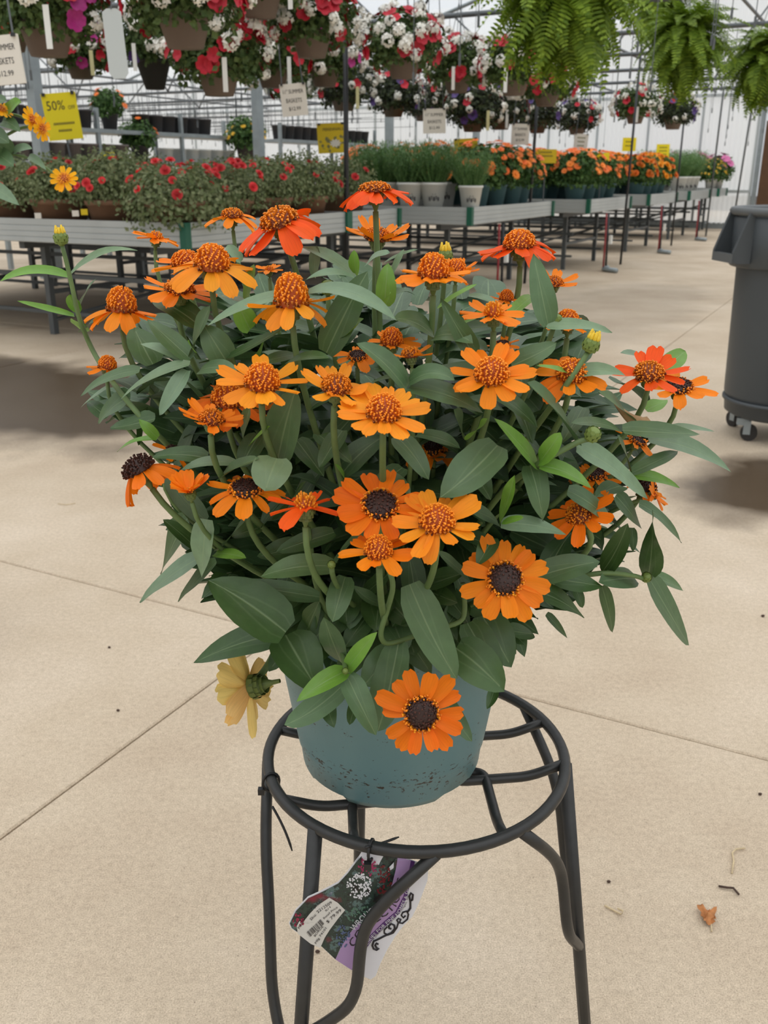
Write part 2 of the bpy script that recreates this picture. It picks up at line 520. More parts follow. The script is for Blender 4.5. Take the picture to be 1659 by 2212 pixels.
def bench(cx, cy, w, L_, label, top=.82, tray=.72):
    C0 = Vector((cx, cy, 0))
    M = T(C0) @ ABROT
    o = thing('greenhouse_bench', C0, label, 'bench', None, ABROT)
    z0 = top - RH
    add('rim_panel', rim_mesh(L_, 'rim'), o, M @ T((0, 0, z0)))                                   # long side towards the camera
    add('rim_panel', rim_mesh(w, 'rim'), o, M @ T((w, 0, z0)) @ RZ(math.pi / 2, 4, 'Z'))          # aisle end
    add('rim_panel', rim_mesh(L_, 'rim'), o, M @ T((w, L_, z0)) @ RZ(math.pi, 4, 'Z'))
    add('rim_panel', rim_mesh(w, 'rim'), o, M @ T((0, L_, z0)) @ RZ(-math.pi / 2, 4, 'Z'))
    for x, y in ((0, 0), (w, 0), (0, L_), (w, L_)):
        add('corner_bracket', MB().box((x, y, z0 + RH / 2), (.05, .05, RH + .004)).mesh('corner', M_GREEN), o, M)
    add('tray', MB().box((w / 2, L_ / 2, tray - .01), (w - .06, L_ - .06, .02)).mesh('tray', M_TRAY), o, M)
    lx = (.3, w - .3); ly = [.35 + (L_ - .7) * k / 3 for k in range(4)]
    for y in ly:
        for x in lx:
            add('leg', MB().box((x, y, (z0) / 2), (.045, .045, z0)).mesh('leg', M_DARK), o, M)
        add('cross_bar', MB().box((w / 2, y, .3), (w - .6, .03, .03)).mesh('bar', M_DARK), o, M)
        add('cross_bar', MB().box((w / 2, y, z0 - .03), (w - .2, .05, .05)).mesh('bar', M_DARK), o, M)
    for x in lx:
        add('long_bar', MB().box((x, L_ / 2, .42), (.03, L_ - .5, .03)).mesh('bar', M_DARK), o, M)
        add('long_bar', MB().box((x, L_ / 2, .16), (.025, L_ - .5, .025)).mesh('bar', M_DARK), o, M)
    add('brace', MB().tube([(.3, .35, .5), (w - .3, ly[1], .1)], .014, 6).mesh('brace', M_DARK), o, M)
    add('brace', MB().tube([(w - .3, .35, .5), (.3, ly[1], .1)], .014, 6).mesh('brace', M_DARK), o, M)
    BENCH.append((M, w, L_, tray))
    return M
b1 = bench(-1.2, 5.83, 1.95, 4.2, 'aluminium-rimmed bench holding red rose bushes in brown pots')
p1b = Vector((-1.2, 5.83, 0)) + A * 1.98
b1b = bench(p1b.x, p1b.y, .86, 4.2, 'narrow aluminium-rimmed bench just behind the rose bench')
b2 = bench(.76, 8.57, 2.3, 4.4, 'aluminium-rimmed bench with feathery plants in white pots at its corner', tray=.8)
b3 = bench(2.35, 11.2, 1.95, 4.6, 'aluminium-rimmed bench crowded with orange zinnias in teal pots', tray=.78)
b4 = bench(3.78, 13.95, 1.95, 4.6, 'aluminium-rimmed bench holding golden marigolds', tray=.78)
b5 = bench(5.21, 16.7, 1.95, 4.6, 'aluminium-rimmed bench holding green mounds in white pots', tray=.78)
b6 = bench(6.64, 19.45, 1.0, 4.6, 'short aluminium-rimmed bench against the white wall', tray=.78)

# red and black riser hoses at the aisle ends of the benches
for i, (x, y, nb) in enumerate(((1.07, 8.95, 'feathery plant'), (2.62, 11.4, 'orange zinnia'), (4.03, 14.1, 'marigold'), (5.45, 16.85, 'green mound'))):
    o = thing('riser_hose', (x, y, 0), 'red and black watering pipes rising at the end of the %s bench' % nb, 'pipe', None, ABROT)
    M = T((x, y, 0)) @ ABROT
    add('red_pipe', MB().tube(fillet([(0, 0, .03), (0, 0, .35), (.04, .02, .66)], .1), .011, 8).mesh('red_pipe', M_RED, True), o, M)
    add('black_pipe', MB().tube([(.12, 0, .03), (.14, .02, .66)], .013, 8).mesh('black_pipe', M_BLACK, True), o, M)
    add('valve', MB().box((.13, -.03, .36), (.05, .03, .1)).mesh('valve', M_WHITE), o, M)
    add('elbow', MB().tube(fillet([(.2, 0, .03), (0, 0, .03), (-.15, -.2, .03)], .05), .028, 8).mesh('elbow', M_GALV, True), o, M)

# black poles standing at the bench ends
def pole(p0, lean, top, label, r=.015):
    o = add('black_pole', MB().tube([(0, 0, 0), (lean * top, 0, top)], r, 8).mesh('black_pole', M_BLACK, True), None, T(p0))
    tag(o, label, 'pole')
q = Vector((-1.2, 5.83, 0)) + A * 1.965 - B * .03
pole(at(747, 430, q.y) * 1.0 - Vector((0, 0, at(747, 430, q.y).z)), .006, 2.7, 'black pole rising beside the rose bench', .019)
for (px, py, Y, ln, tp, lb) in ((1141, 455, 10.1, .02, 2.6, 'black pole rising at the end of the feathery plant bench'),
                            (1350, 455, 12.3, .012, 2.6, 'black pole rising at the end of the orange zinnia bench'),
                            (1459, 440, 15.6, .0, 2.6, 'black pole rising at the end of the marigold bench')):
    p = at(px, py, Y); p.z = 0
    pole(p, ln, tp, lb)
h0 = at(1533, 436, 18.0); h1 = at(1590, 421, 18.6)
h0.z = 0; h1.z = 0
hp = fillet([h0, h0 + Vector((.02, 0, 2.55)), h1 + Vector((.1, 0, 2.45)), h1], .06)
ho = add('wire_hoop', MB().tube([p - h0 for p in hp], .017, 8).mesh('wire_hoop', M_PIPE, True), None, T(h0))
tag(ho, 'tall grey pipe hoop standing by the white wall', 'hoop')
# ---------------------------------------------------------------- plant stand
M_IRON = plain('black_iron', lin(52, 52, 51), .42, .35, noise=.12, scale=60, bump=.15)
M_STEEL = plain('steel_ball', lin(120, 118, 116), .25, .8)
RC = Vector((.036, .89, .487)); RR = .166
def cone_pt(deg, z, k=.13):
    r = RR + (RC.z - z) * k
    return Vector((RC.x + r * math.cos(math.radians(deg)), RC.y + r * math.sin(math.radians(deg)), z))
stand = thing('plant_stand', (RC.x, RC.y, 0), 'black iron plant stand with a round top ring and bowed legs', 'plant stand')
add('ring', MB().tube([cone_pt(a, RC.z) for a in range(0, 360, 5)], .0064, 10, True).mesh('ring', M_IRON, True), stand)
LEGS = ((-129, 1), (-9, 1), (113, .42))
for deg, kk in LEGS:
    foot = cone_pt(deg, .012, .13 * kk)
    add('leg', MB().tube([cone_pt(deg, RC.z), foot], .0078, 10).mesh('leg', M_IRON, True), stand)
    fb = MB().lathe([(.0001, -.016)] + [(.016 * math.sin(math.pi * i / 10), -.016 * math.cos(math.pi * i / 10)) for i in range(1, 10)] + [(.0001, .016)], 16)
    add('ball_foot', fb.mesh('ball_foot', M_STEEL, True), stand, T((foot.x, foot.y, .016)))
    for s in (-1, 1):
        offs = [(44, .485), (27, .43), (20, .393), (19, .31), (8, .265), (0, .235)] if kk == 1 else [(44, .485), (20, .45), (12, .42), (10, .37), (4, .335), (0, .31)]
        pts = [cone_pt(deg + s * d, z, .13 * kk) for d, z in offs]
        if s == -1 and deg == -129:
            pts = [cone_pt(deg + s * d, z) for d, z in ((47, .482), (32, .41), (22, .345), (15, .25), (5, .19), (0, .16))]
        add('brace', MB().tube(fillet(pts, .03, 6), .0063, 10).mesh('brace', M_IRON, True), stand)
# four U-shaped pot supports that step down from the ring
zs = RC.z - .014
for d0, d1 in ((21, -8), (-60, -113), (-149, 165), (123, 75)):
    p0 = cone_pt(d0, RC.z); p1 = cone_pt(d1, RC.z)
    inn = (RC - (p0 + p1) / 2); inn.z = 0; inn.normalize()
    drop = Vector((0, 0, -.014))
    q0 = p0 + inn * .04 + drop; q1 = p1 + inn * .04 + drop
    r0 = p0 + inn * .125 + drop; r1 = p1 + inn * .125 + drop
    add('pot_support', MB().tube(fillet([p0, q0, r0, r1, q1, p1], .015), .0055, 10).mesh('pot_support', M_IRON, True), stand)

# ---------------------------------------------------------------- cable ties
M_TIE = plain('black_nylon', lin(26, 26, 27), .45)
def tie(deg, ends, label):
    c = cone_pt(deg, RC.z)
    t = Vector((-math.sin(math.radians(deg)), math.cos(math.radians(deg)), 0))
    n_ = Vector((math.cos(math.radians(deg)), math.sin(math.radians(deg)), 0))
    loop = [c + n_ * (.009 * math.cos(a)) + Vector((0, 0, .0115 * math.sin(a) - .004)) for a in [i * math.pi / 8 for i in range(16)]]
    o = add('cable_tie', None, None, T(c)); tag(o, label, 'cable tie')
    add('loop', MB().tube(loop, .0016, 6, True).mesh('loop', M_TIE, True), o)
    add('head', MB().box(tuple(c + n_ * .011 + Vector((0, 0, -.013))), (.007, .006, .007)).mesh('head', M_TIE), o)
    add('tail', MB().tube(bez(*[Vector(e) for e in ends], 8), [.0014] * 8 + [.0007], 5).mesh('tail', M_TIE, True), o)
c0 = at(588, 1742, .80)
tie(-162, (c0, at(605, 1770, .795), at(620, 1800, .79), at(631, 1838, .785)), 'black cable tie looped on the ring with a long tail hanging')
c1 = at(790, 1830, .715)
tie(-107, (c1, at(810, 1828, .74), at(835, 1818, .75), at(862, 1808, .755)), 'black cable tie holding the printed tag to the ring')

# ---------------------------------------------------------------- text helper
def text_geo(s, size=1.0):
    cu = bpy.data.curves.new('t', 'FONT'); cu.body = s; cu.size = size; cu.resolution_u = 2
    ob = bpy.data.objects.new('t', cu)
    me = bpy.data.meshes.new_from_object(ob)
    vs_ = [tuple(v.co) for v in me.vertices]; fs_ = [tuple(p.vertices) for p in me.polygons]
    bpy.data.objects.remove(ob); bpy.data.curves.remove(cu); bpy.data.meshes.remove(me)
    return vs_, fs_
def text_on(mb, s, w, cx, cy, M, hmax=None, squeeze=True):
    # centre a line of text of width w at (cx, cy) of a local xy plane
    vs_, fs_ = text_geo(s)
    if not vs_: return
    x0 = min(v[0] for v in vs_); x1 = max(v[0] for v in vs_); y0 = min(v[1] for v in vs_); y1 = max(v[1] for v in vs_)
    k = w / (x1 - x0); ky = k
    if hmax and k * (y1 - y0) != hmax: ky = hmax / (y1 - y0)
    mb.add([((v[0] - (x0 + x1) / 2) * k + cx, (v[1] - (y0 + y1) / 2) * ky + cy, 0) for v in vs_], fs_, M)

# ---------------------------------------------------------------- printed hang tag
TP = at(795, 1850, .7345)
TN = Vector((0, -1, -.03)).normalized()
def tagpt(x, y, off=0.):
    r = ray(x, y); o = Vector((0, 0, CAMH))
    t = (TP - o).dot(TN) / r.dot(TN)
    p = o + r * t
    bow = .003 * math.sin((x - 640) / 95.0) * (1 if y > 1850 else 0)
    return p + TN * (bow + off)
def tagpoly(pts, off, mb=None, thick=0.0):
    # fan from the centroid, subdivided outline, so that it follows the bowed sheet
    mb = mb or MB()
    dense = []
    for i, p in enumerate(pts):
        q = pts[(i + 1) % len(pts)]
        n_ = max(1, int(math.hypot(q[0] - p[0], q[1] - p[1]) / 14))
        dense += [(p[0] + (q[0] - p[0]) * k / n_, p[1] + (q[1] - p[1]) * k / n_) for k in range(n_)]
    cx = sum(p[0] for p in dense) / len(dense); cy = sum(p[1] for p in dense) / len(dense)
    rings = [1, .8, .6, .4, .2]
    vs_ = []; n_ = len(dense)
    for s in rings:
        vs_ += [tagpt(cx + (p[0] - cx) * s, cy + (p[1] - cy) * s, off) for p in dense]
    vs_.append(tagpt(cx, cy, off))
    fs_ = []
    for k in range(len(rings) - 1):
        for i in range(n_):
            j = (i + 1) % n_
            fs_.append((k * n_ + i, (k + 1) * n_ + i, (k + 1) * n_ + j, k * n_ + j))
    k = (len(rings) - 1) * n_
    fs_ += [(k + i, len(vs_) - 1, k + (i + 1) % n_) for i in range(n_)]
    if thick:
        m_ = len(vs_)
        vs_ += [v - TN * thick for v in vs_]
        fs_ += [tuple(i + m_ for i in f)[::-1] for f in fs_]
        fs_ += [(i, (i + 1) % n_, (i + 1) % n_ + m_, i + m_) for i in range(n_)]
    mb.add(vs_, fs_)
    return mb
def tagtext(mb, s, path, h, off):
    vs_, fs_ = text_geo(s)
    x0 = min(v[0] for v in vs_); x1 = max(v[0] for v in vs_)
    L = [0]
    for i in range(1, len(path)):
        L.append(L[-1] + math.hypot(path[i][0] - path[i - 1][0], path[i][1] - path[i - 1][1]))
    out = []
    for v in vs_:
        s_ = (v[0] - x0) / (x1 - x0) * L[-1]
        i = 1
        while i < len(L) - 1 and L[i] < s_: i += 1
        t = (s_ - L[i - 1]) / (L[i] - L[i - 1])
        px = path[i - 1][0] + (path[i][0] - path[i - 1][0]) * t; py = path[i - 1][1] + (path[i][1] - path[i - 1][1]) * t
        dx = (path[i][0] - path[i - 1][0]) / (L[i] - L[i - 1]); dy = (path[i][1] - path[i - 1][1]) / (L[i] - L[i - 1])
        hh = v[1] / .73 * h
        out.append(tagpt(px + dy * hh, py - dx * hh, off))
    mb.add(out, fs_)
M_CARD = plain('card_white', lin(205, 205, 210), .45)
M_LILAC = plain('card_lilac', lin(158, 130, 172), .45)
M_PURPLE = plain('card_purple', lin(74, 34, 100), .45)
M_INK = plain('card_ink', lin(24, 18, 24), .5)
M_PRICE = plain('price_sticker', lin(196, 194, 188), .5)
def m_print():
    m, n, l, p = newmat('garden_print')
    t = n.new('ShaderNodeTexCoord')
    a = n.new('ShaderNodeTexNoise'); a.inputs['Scale'].default_value = 45; a.inputs['Detail'].default_value = 6; a.inputs['Roughness'].default_value = .75
    l.new(t.outputs['Object'], a.inputs['Vector'])
    r = n.new('ShaderNodeValToRGB'); e = r.color_ramp.elements
    e[0].position = .40; e[0].color = lin(18, 16, 20)
    e[1].position = .74; e[1].color = lin(215, 220, 222)
    for pos, c in ((.47, lin(36, 58, 48)), (.53, lin(28, 34, 36)), (.58, lin(84, 110, 104)), (.64, lin(60, 74, 92))):
        k = e.new(pos); k.color = c
    l.new(a.outputs['Fac'], r.inputs[0])
    b = n.new('ShaderNodeTexNoise'); b.inputs['Scale'].default_value = 28; b.inputs['Detail'].default_value = 3
    mp = n.new('ShaderNodeMapping'); mp.inputs['Location'].default_value = (3, 7, 1)
    l.new(t.outputs['Object'], mp.inputs[0]); l.new(mp.outputs[0], b.inputs['Vector'])
    rb = n.new('ShaderNodeValToRGB'); rb.color_ramp.elements[0].position = .58; rb.color_ramp.elements[1].position = .66
    l.new(b.outputs['Fac'], rb.inputs[0])
    mx = n.new('ShaderNodeMix'); mx.data_type = 'RGBA'
    l.new(rb.outputs[0], mx.inputs[0]); l.new(r.outputs[0], mx.inputs[6]); mx.inputs[7].default_value = lin(112, 22, 44)
    l.new(mx.outputs[2], p.inputs['Base Color']); p.inputs['Roughness'].default_value = .4
    return m
M_PRINT = m_print()
def cr(x, y): return (600 + x * .217, 1780 + y * .217)      # tag details measured on an enlarged view
htag = thing('hang_tag', tuple(TP), 'printed card tag with garden picture and price sticker hanging from the ring', 'tag')
outline = [cr(*p) for p in ((840, 270), (1030, 262), (1025, 150), (1075, 300), (1290, 330), (1500, 420), (1490, 560), (1440, 690), (1395, 800), (1340, 910), (1240, 1010), (1170, 1100), (1090, 1230), (1020, 1370), (975, 1490), (925, 1525), (800, 1470), (700, 1410), (560, 1320), (430, 1200), (260, 1120), (130, 1040), (110, 990), (170, 860), (300, 720), (440, 650), (600, 560), (690, 460), (770, 350), (810, 320))]
outline = outline[:2] + outline[3:]
add('card', tagpoly(outline, 0, thick=.0008).mesh('card', M_CARD), htag)
pic = [cr(*p) for p in ((850, 300), (1195, 310), (1180, 420), (1145, 560), (1080, 720), (960, 850), (800, 950), (690, 1100), (620, 1220), (575, 1325), (440, 1205), (265, 1115), (140, 1035), (120, 990), (180, 865), (305, 730), (445, 660), (605, 570), (700, 465), (780, 355))]
add('garden_picture', tagpoly(pic, .0004).mesh('picture', M_PRINT), htag)
lil = [cr(*p) for p in ((1195, 310), (1320, 345), (1300, 450), (1270, 600), (1230, 740), (1130, 850), (1000, 960), (900, 1080), (840, 1210), (800, 1330), (730, 1425), (575, 1325), (640, 1200), (720, 1060), (820, 940), (970, 840), (1080, 720), (1140, 570), (1178, 430))]
def strip(path0, path1, off):
    mb = MB(); n_ = len(path0)
    vs_ = [tagpt(p[0], p[1], off) for p in path0] + [tagpt(p[0], p[1], off) for p in path1]
    mb.add(vs_, [(i, i + 1, n_ + i + 1, n_ + i) for i in range(n_ - 1)])
    return mb
def interp(pts, n_):
    out = []
    for k in range(n_):
        s = k / (n_ - 1) * (len(pts) - 1); i = min(int(s), len(pts) - 2); t = s - i
        out.append((pts[i][0] + (pts[i + 1][0] - pts[i][0]) * t, pts[i][1] + (pts[i + 1][1] - pts[i][1]) * t))
    return out
inner = interp([cr(*p) for p in ((575, 1325), (640, 1190), (720, 1060), (830, 940), (960, 850), (1075, 730), (1140, 570), (1175, 430), (1195, 312))], 25)
mid_ = interp([cr(*p) for p in ((735, 1425), (800, 1330), (850, 1200), (920, 1080), (1050, 950), (1170, 850), (1250, 700), (1290, 520), (1325, 348))], 25)
outr = interp([cr(*p) for p in ((790, 1400), (840, 1310), (880, 1215), (960, 1100), (1090, 975), (1210, 870), (1285, 715), (1330, 530), (1365, 360))], 25)
add('lilac_band', strip(inner, mid_, .0006).mesh('lilac', M_LILAC), htag)
add('purple_band', strip(mid_, outr, .0006).mesh('purple', M_PURPLE), htag)
pr = [cr(*p) for p in ((190, 1010), (215, 960), (240, 985), (320, 880), (400, 790), (515, 712), (600, 760), (672, 830), (600, 920), (520, 1030), (470, 1110), (425, 1215), (330, 1180), (200, 1085))]
add('price_sticker', tagpoly(pr, .0008).mesh('sticker', M_PRICE), htag)
ink = MB(); wt = MB(); pi = MB()
arc = lambda *ps: interp([cr(*p) for p in ps], 14)
tagtext(wt, 'WROUGHT IRON', arc((765, 1040), (860, 930), (990, 830), (1100, 730), (1170, 640)), 14, .001)
tagtext(ink, 'COLLECTIONS', arc((760, 1200), (830, 1090), (930, 990), (1060, 900), (1170, 820), (1230, 690), (1262, 520)), 17, .001)
tagtext(wt, 'ACCESSORIES FOR FINE HOMES & GARDENS', arc((800, 1345), (850, 1260), (900, 1170), (980, 1070), (1110, 955), (1225, 860), (1290, 710), (1335, 440)), 7.5, .001)
tagtext(ink, 'A Division of Border Concepts, Inc.', arc((950, 1130), (1040, 1030), (1170, 920), (1270, 800), (1310, 690)), 5, .001)
pi_lines = [('MEGA PLANT STAND', (220, 1035), (300, 890), (470, 735), 6), ('Sku: 2212509', (335, 945), (420, 850), (545, 762), 6),
            ('5/1', (480, 850), (510, 825), (530, 805), 4), ('Retail Price', (465, 925), (530, 860), (600, 805), 4.5), ('$ 79.99', (500, 965), (570, 895), (640, 835), 6.5),
            ('BORDE', (375, 1105), (415, 1050), (460, 1000), 5), ('Mfg 74101', (385, 1175), (435, 1095), (490, 1015), 5)]
for s, p, q, r_, h in pi_lines:
    tagtext(pi, s, arc(p, q, r_), h, .0014)
rb = random.Random(3)
for k in range(22):                                            # bar code bars
    x = 285 + k * 6.6; y = 1065 - k * 7.2 * .9
    w_ = rb.choice((1.5, 2.5, 4))
    p = [cr(x, y), cr(x + w_, y - w_), cr(x + w_ + 38, y - w_ + 44), cr(x + 38, y + 44)]
    pi.add([tagpt(a, b, .0014) for a, b in p], [(0, 1, 2, 3)])
# black scrollwork below the lettering
def scroll(c, r0, a0, turns, sgn, n_=26):
    return [(c[0] + r0 * (1 - .85 * i / n_) * math.cos(a0 + sgn * turns * 2 * math.pi * i / n_), c[1] + r0 * (1 - .85 * i / n_) * math.sin(a0 + sgn * turns * 2 * math.pi * i / n_)) for i in range(n_)]
def inkline(pts, w_):
    tube = [tagpt(p[0], p[1], .0006) for p in pts]
    ink.tube(tube, w_, 5)
sc1 = [(985, 1180), (960, 1140), (960, 1200), (985, 1220), (1010, 1190)]
inkline([cr(*p) for p in ((1000, 1170), (985, 1160), (970, 1180), (985, 1205), (1005, 1215), (985, 1228), (955, 1215), (942, 1180), (955, 1140), (1000, 1120), (1060, 1090), (1130, 1060), (1165, 1020), (1160, 985), (1130, 970), (1105, 990), (1110, 1015), (1130, 1020))], .0011)
inkline([cr(*p) for p in ((1090, 1000), (1060, 1030), (1060, 1060), (1095, 1080), (1150, 1060), (1185, 1010), (1200, 960), (1185, 935), (1200, 920), (1225, 930), (1215, 950))], .0009)
inkline([cr(*p) for p in ((1200, 960), (1240, 970), (1290, 930), (1300, 880), (1280, 850), (1245, 860), (1230, 890), (1250, 915), (1270, 895))], .0009)
inkline([cr(*p) for p in ((1290, 860), (1320, 820), (1320, 760), (1310, 700), (1325, 672), (1345, 690), (1340, 740), (1325, 745))], .0011)
def speckle(cx, cy, rx, ry, n_, s0, seed, off=.0008):
    rr = random.Random(seed); mb = MB()
    for i in range(n_):
        a = rr.uniform(0, 6.28); q = math.sqrt(rr.random())
        x, y = cx + rx * q * math.cos(a), cy + ry * q * math.sin(a)
        s = rr.uniform(.5, 1) * s0; th = rr.uniform(0, 3)
        p = [cr(x + s * math.cos(th + t) * (1 if k % 2 else .7), y + s * math.sin(th + t)) for k, t in enumerate((0, 1.2, 2.5, 3.8, 5.0))]
        mb.add([tagpt(u, v, off) for u, v in p], [(0, 1, 2, 3, 4)])
    return mb
for nm, args, mt in (('printed_white_flowers', (815, 590, 125, 130, 150, 13, 1), M_CARD), ('printed_pink_flowers', (900, 400, 95, 90, 60, 13, 2), plain('print_pink', lin(150, 30, 84), .45)),
                     ('printed_red_flowers', (1060, 560, 70, 180, 60, 16, 3), plain('print_red', lin(96, 22, 30), .45)), ('printed_foliage', (830, 870, 150, 90, 70, 15, 4), plain('print_green', lin(76, 108, 92), .45)),
                     ('printed_blue_flowers', (650, 1090, 70, 110, 50, 13, 5), plain('print_blue', lin(76, 92, 128), .45)), ('printed_corner_flowers', (210, 950, 60, 70, 26, 15, 6), plain('print_corner', lin(140, 30, 66), .45))):
    add(nm, speckle(*args).mesh(nm, mt), htag)['kind'] = 'stuff'
add('black_print', ink.mesh('black_print', M_INK), htag)
add('white_print', wt.mesh('white_print', M_CARD), htag)
add('price_print', pi.mesh('price_print', M_INK), htag)

# ---------------------------------------------------------------- the potted zinnia
PC = Vector((.008, .892, .481))
zin = thing('potted_zinnia', tuple(PC), 'large potted zinnia with orange daisy-like flowers in a teal pot on the iron stand', 'potted plant')
def m_pot():
    m, n, l, p = newmat('teal_pot')
    t = n.new('ShaderNodeTexCoord'); sx = n.new('ShaderNodeSeparateXYZ'); l.new(t.outputs['Object'], sx.inputs[0])
    mp = n.new('ShaderNodeMapping'); mp.inputs['Scale'].default_value = (1, 1, 2.2); l.new(t.outputs['Object'], mp.inputs[0])
    v = n.new('ShaderNodeTexNoise'); v.inputs['Scale'].default_value = 130; v.inputs['Detail'].default_value = 3; v.inputs['Roughness'].default_value = .65
    l.new(mp.outputs[0], v.inputs['Vector'])
    # soil crumbs cling mostly to the moulded step near the base
    band = n.new('ShaderNodeMapRange'); band.inputs['From Min'].default_value = 0.0; band.inputs['From Max'].default_value = .026
    ab = n.new('ShaderNodeMath'); ab.operation = 'SUBTRACT'; l.new(sx.outputs[2], ab.inputs[0]); ab.inputs[1].default_value = .033
    ab2 = n.new('ShaderNodeMath'); ab2.operation = 'ABSOLUTE'; l.new(ab.outputs[0], ab2.inputs[0])
    l.new(ab2.outputs[0], band.inputs['Value']); band.inputs['To Min'].default_value = .085; band.inputs['To Max'].default_value = -.02
    ad = n.new('ShaderNodeMath'); ad.operation = 'ADD'; l.new(v.outputs['Fac'], ad.inputs[0]); l.new(band.outputs[0], ad.inputs[1])
    r = n.new('ShaderNodeValToRGB'); r.color_ramp.elements[0].position = .655; r.color_ramp.elements[1].position = .675
    l.new(ad.outputs[0], r.inputs[0])
    z2 = n.new('ShaderNodeTexNoise'); z2.inputs['Scale'].default_value = 14; l.new(t.outputs['Object'], z2.inputs['Vector'])
    m0 = n.new('ShaderNodeMix'); m0.data_type = 'RGBA'; l.new(z2.outputs['Fac'], m0.inputs[0])
    m0.inputs[6].default_value = lin(84, 116, 120); m0.inputs[7].default_value = lin(96, 128, 130)
    m1 = n.new('ShaderNodeMix'); m1.data_type = 'RGBA'; l.new(r.outputs[0], m1.inputs[0]); l.new(m0.outputs[2], m1.inputs[6]); m1.inputs[7].default_value = lin(52, 44, 36)
    l.new(m1.outputs[2], p.inputs['Base Color']); p.inputs['Roughness'].default_value = .48
    return m
M_POT = m_pot()
M_SOIL = plain('potting_soil', lin(40, 30, 23), .95, noise=.4, scale=120, bump=.8)
pot = MB().lathe([(.0001, .008), (.07, .008), (.086, .0), (.096, .001), (.099, .008), (.1015, .03), (.1035, .034), (.1045, .04), (.117, .12), (.126, .176), (.131, .179), (.132, .2), (.128, .202), (.123, .176), (.115, .16)], 64)
# drainage notches lift the base edge at four places
pv2 = []
for x, y, z in pot.v:
    a = math.degrees(math.atan2(y, x)) % 90
    rr = math.hypot(x, y)
    if rr > .08 and z < .006 and 30 < a < 58: z += .006
    pv2.append((x, y, z))
pot.v = pv2
add('pot', pot.mesh('pot', M_POT, True), zin, T(PC))
add('soil', MB().lathe([(.0001, .168), (.06, .172), (.1, .166), (.118, .163)], 32).mesh('soil', M_SOIL, True), zin, T(PC))
# white sticker on the side of the pot
lab = MB()
lv = []
for i in range(7):
    a = math.radians(-14 + i * 5)
    for z in (.085, .16):
        r_ = .1045 + (z - .04) * .165 + .0008
        lv.append((r_ * math.cos(a), r_ * math.sin(a), z))
lab.add(lv, [(2 * i, 2 * i + 2, 2 * i + 3, 2 * i + 1) for i in range(6)])
add('pot_label', lab.mesh('pot_label', M_WHITE), zin, T(PC))

R = random.Random(11)
TONES = [lin(80, 108, 67), lin(106, 150, 54), lin(62, 91, 44), lin(113, 139, 104)]  # deep green and glaucous tones partly carry shade and top light
TO_CAM = Vector((0, -.86, .5)).normalized()
def leaf_geo(mb, uvs, b, t, width, face, bend=Vector((0, 0, 0)), fold=.16, seed=0, nseg=9):
    rr = random.Random(seed)
    c = (b + t) / 2 + bend
    o = len(mb.v); vs_ = []; fs_ = []
    us = (-1, -.55, 0, .55, 1)
    wav = rr.uniform(.0, .05); ph = rr.uniform(0, 6)
    peak = rr.uniform(.30, .40)
    norm = (peak ** .5) * ((1 - peak) ** .8)
    for i in range(nseg + 1):
        s = i / nseg
        p = b * (1 - s) ** 2 + c * 2 * s * (1 - s) + t * s * s
        tg = (c - b) * (1 - s) + (t - c) * s
        tg.normalize()
        side = tg.cross(face)
        if side.length < 1e-4: side = tg.orthogonal()
        side.normalize()
        nn = side.cross(tg)
        k = min(1.0, ((s + .03) ** .38) * ((1 - s) ** (.38 * (1 - peak) / peak)) / ((peak ** .38) * ((1 - peak) ** (.38 * (1 - peak) / peak))))
        w_ = width * .5 * k
        for u in us:
            h = abs(u) ** 1.4 * fold * w_ * 1.6 + wav * width * math.sin(s * 9 + ph + u * 2) * abs(u)
            vs_.append(p + side * (u * w_) + nn * h)
            uvs.append(((u + 1) / 2, s))
    for i in range(nseg):
        for j in range(4):
            a = i * 5 + j
            fs_.append((a, a + 1, a + 6, a + 5))
    mb.add(vs_, fs_)
def finish_uv(me, uvs):
    ul = me.uv_layers.new(name='UVMap')
    for lp in me.loops:
        ul.data[lp.index].uv = uvs[lp.vertex_index]
NLEAF = [0]
def leaf_part(b, t, width, face, tone, bend=Vector((0, 0, 0)), fold=.16, parent=None, name='leaf'):
    NLEAF[0] += 1
    mb = MB(); uvs = []
    leaf_geo(mb, uvs, b, t, width, face, bend, fold, NLEAF[0])
    me = mb.mesh('leaf', M_LEAF, True); finish_uv(me, uvs)
    j = R.uniform(.88, 1.12)
    c = TONES[tone]
    return add(name, me, parent or zin, I4, (c[0] * j, c[1] * j, c[2] * j * R.uniform(.9, 1.1), 1))

def dep(x, y):
    e = ((x - 845) / 660.0) ** 2 + ((y - 980) / 660.0) ** 2
    d = .06 - .25 * math.sqrt(max(0, 1 - e))
    if y > 1300 and 560 < x < 1120: d = min(d, -.165)
    return d
YC = .89

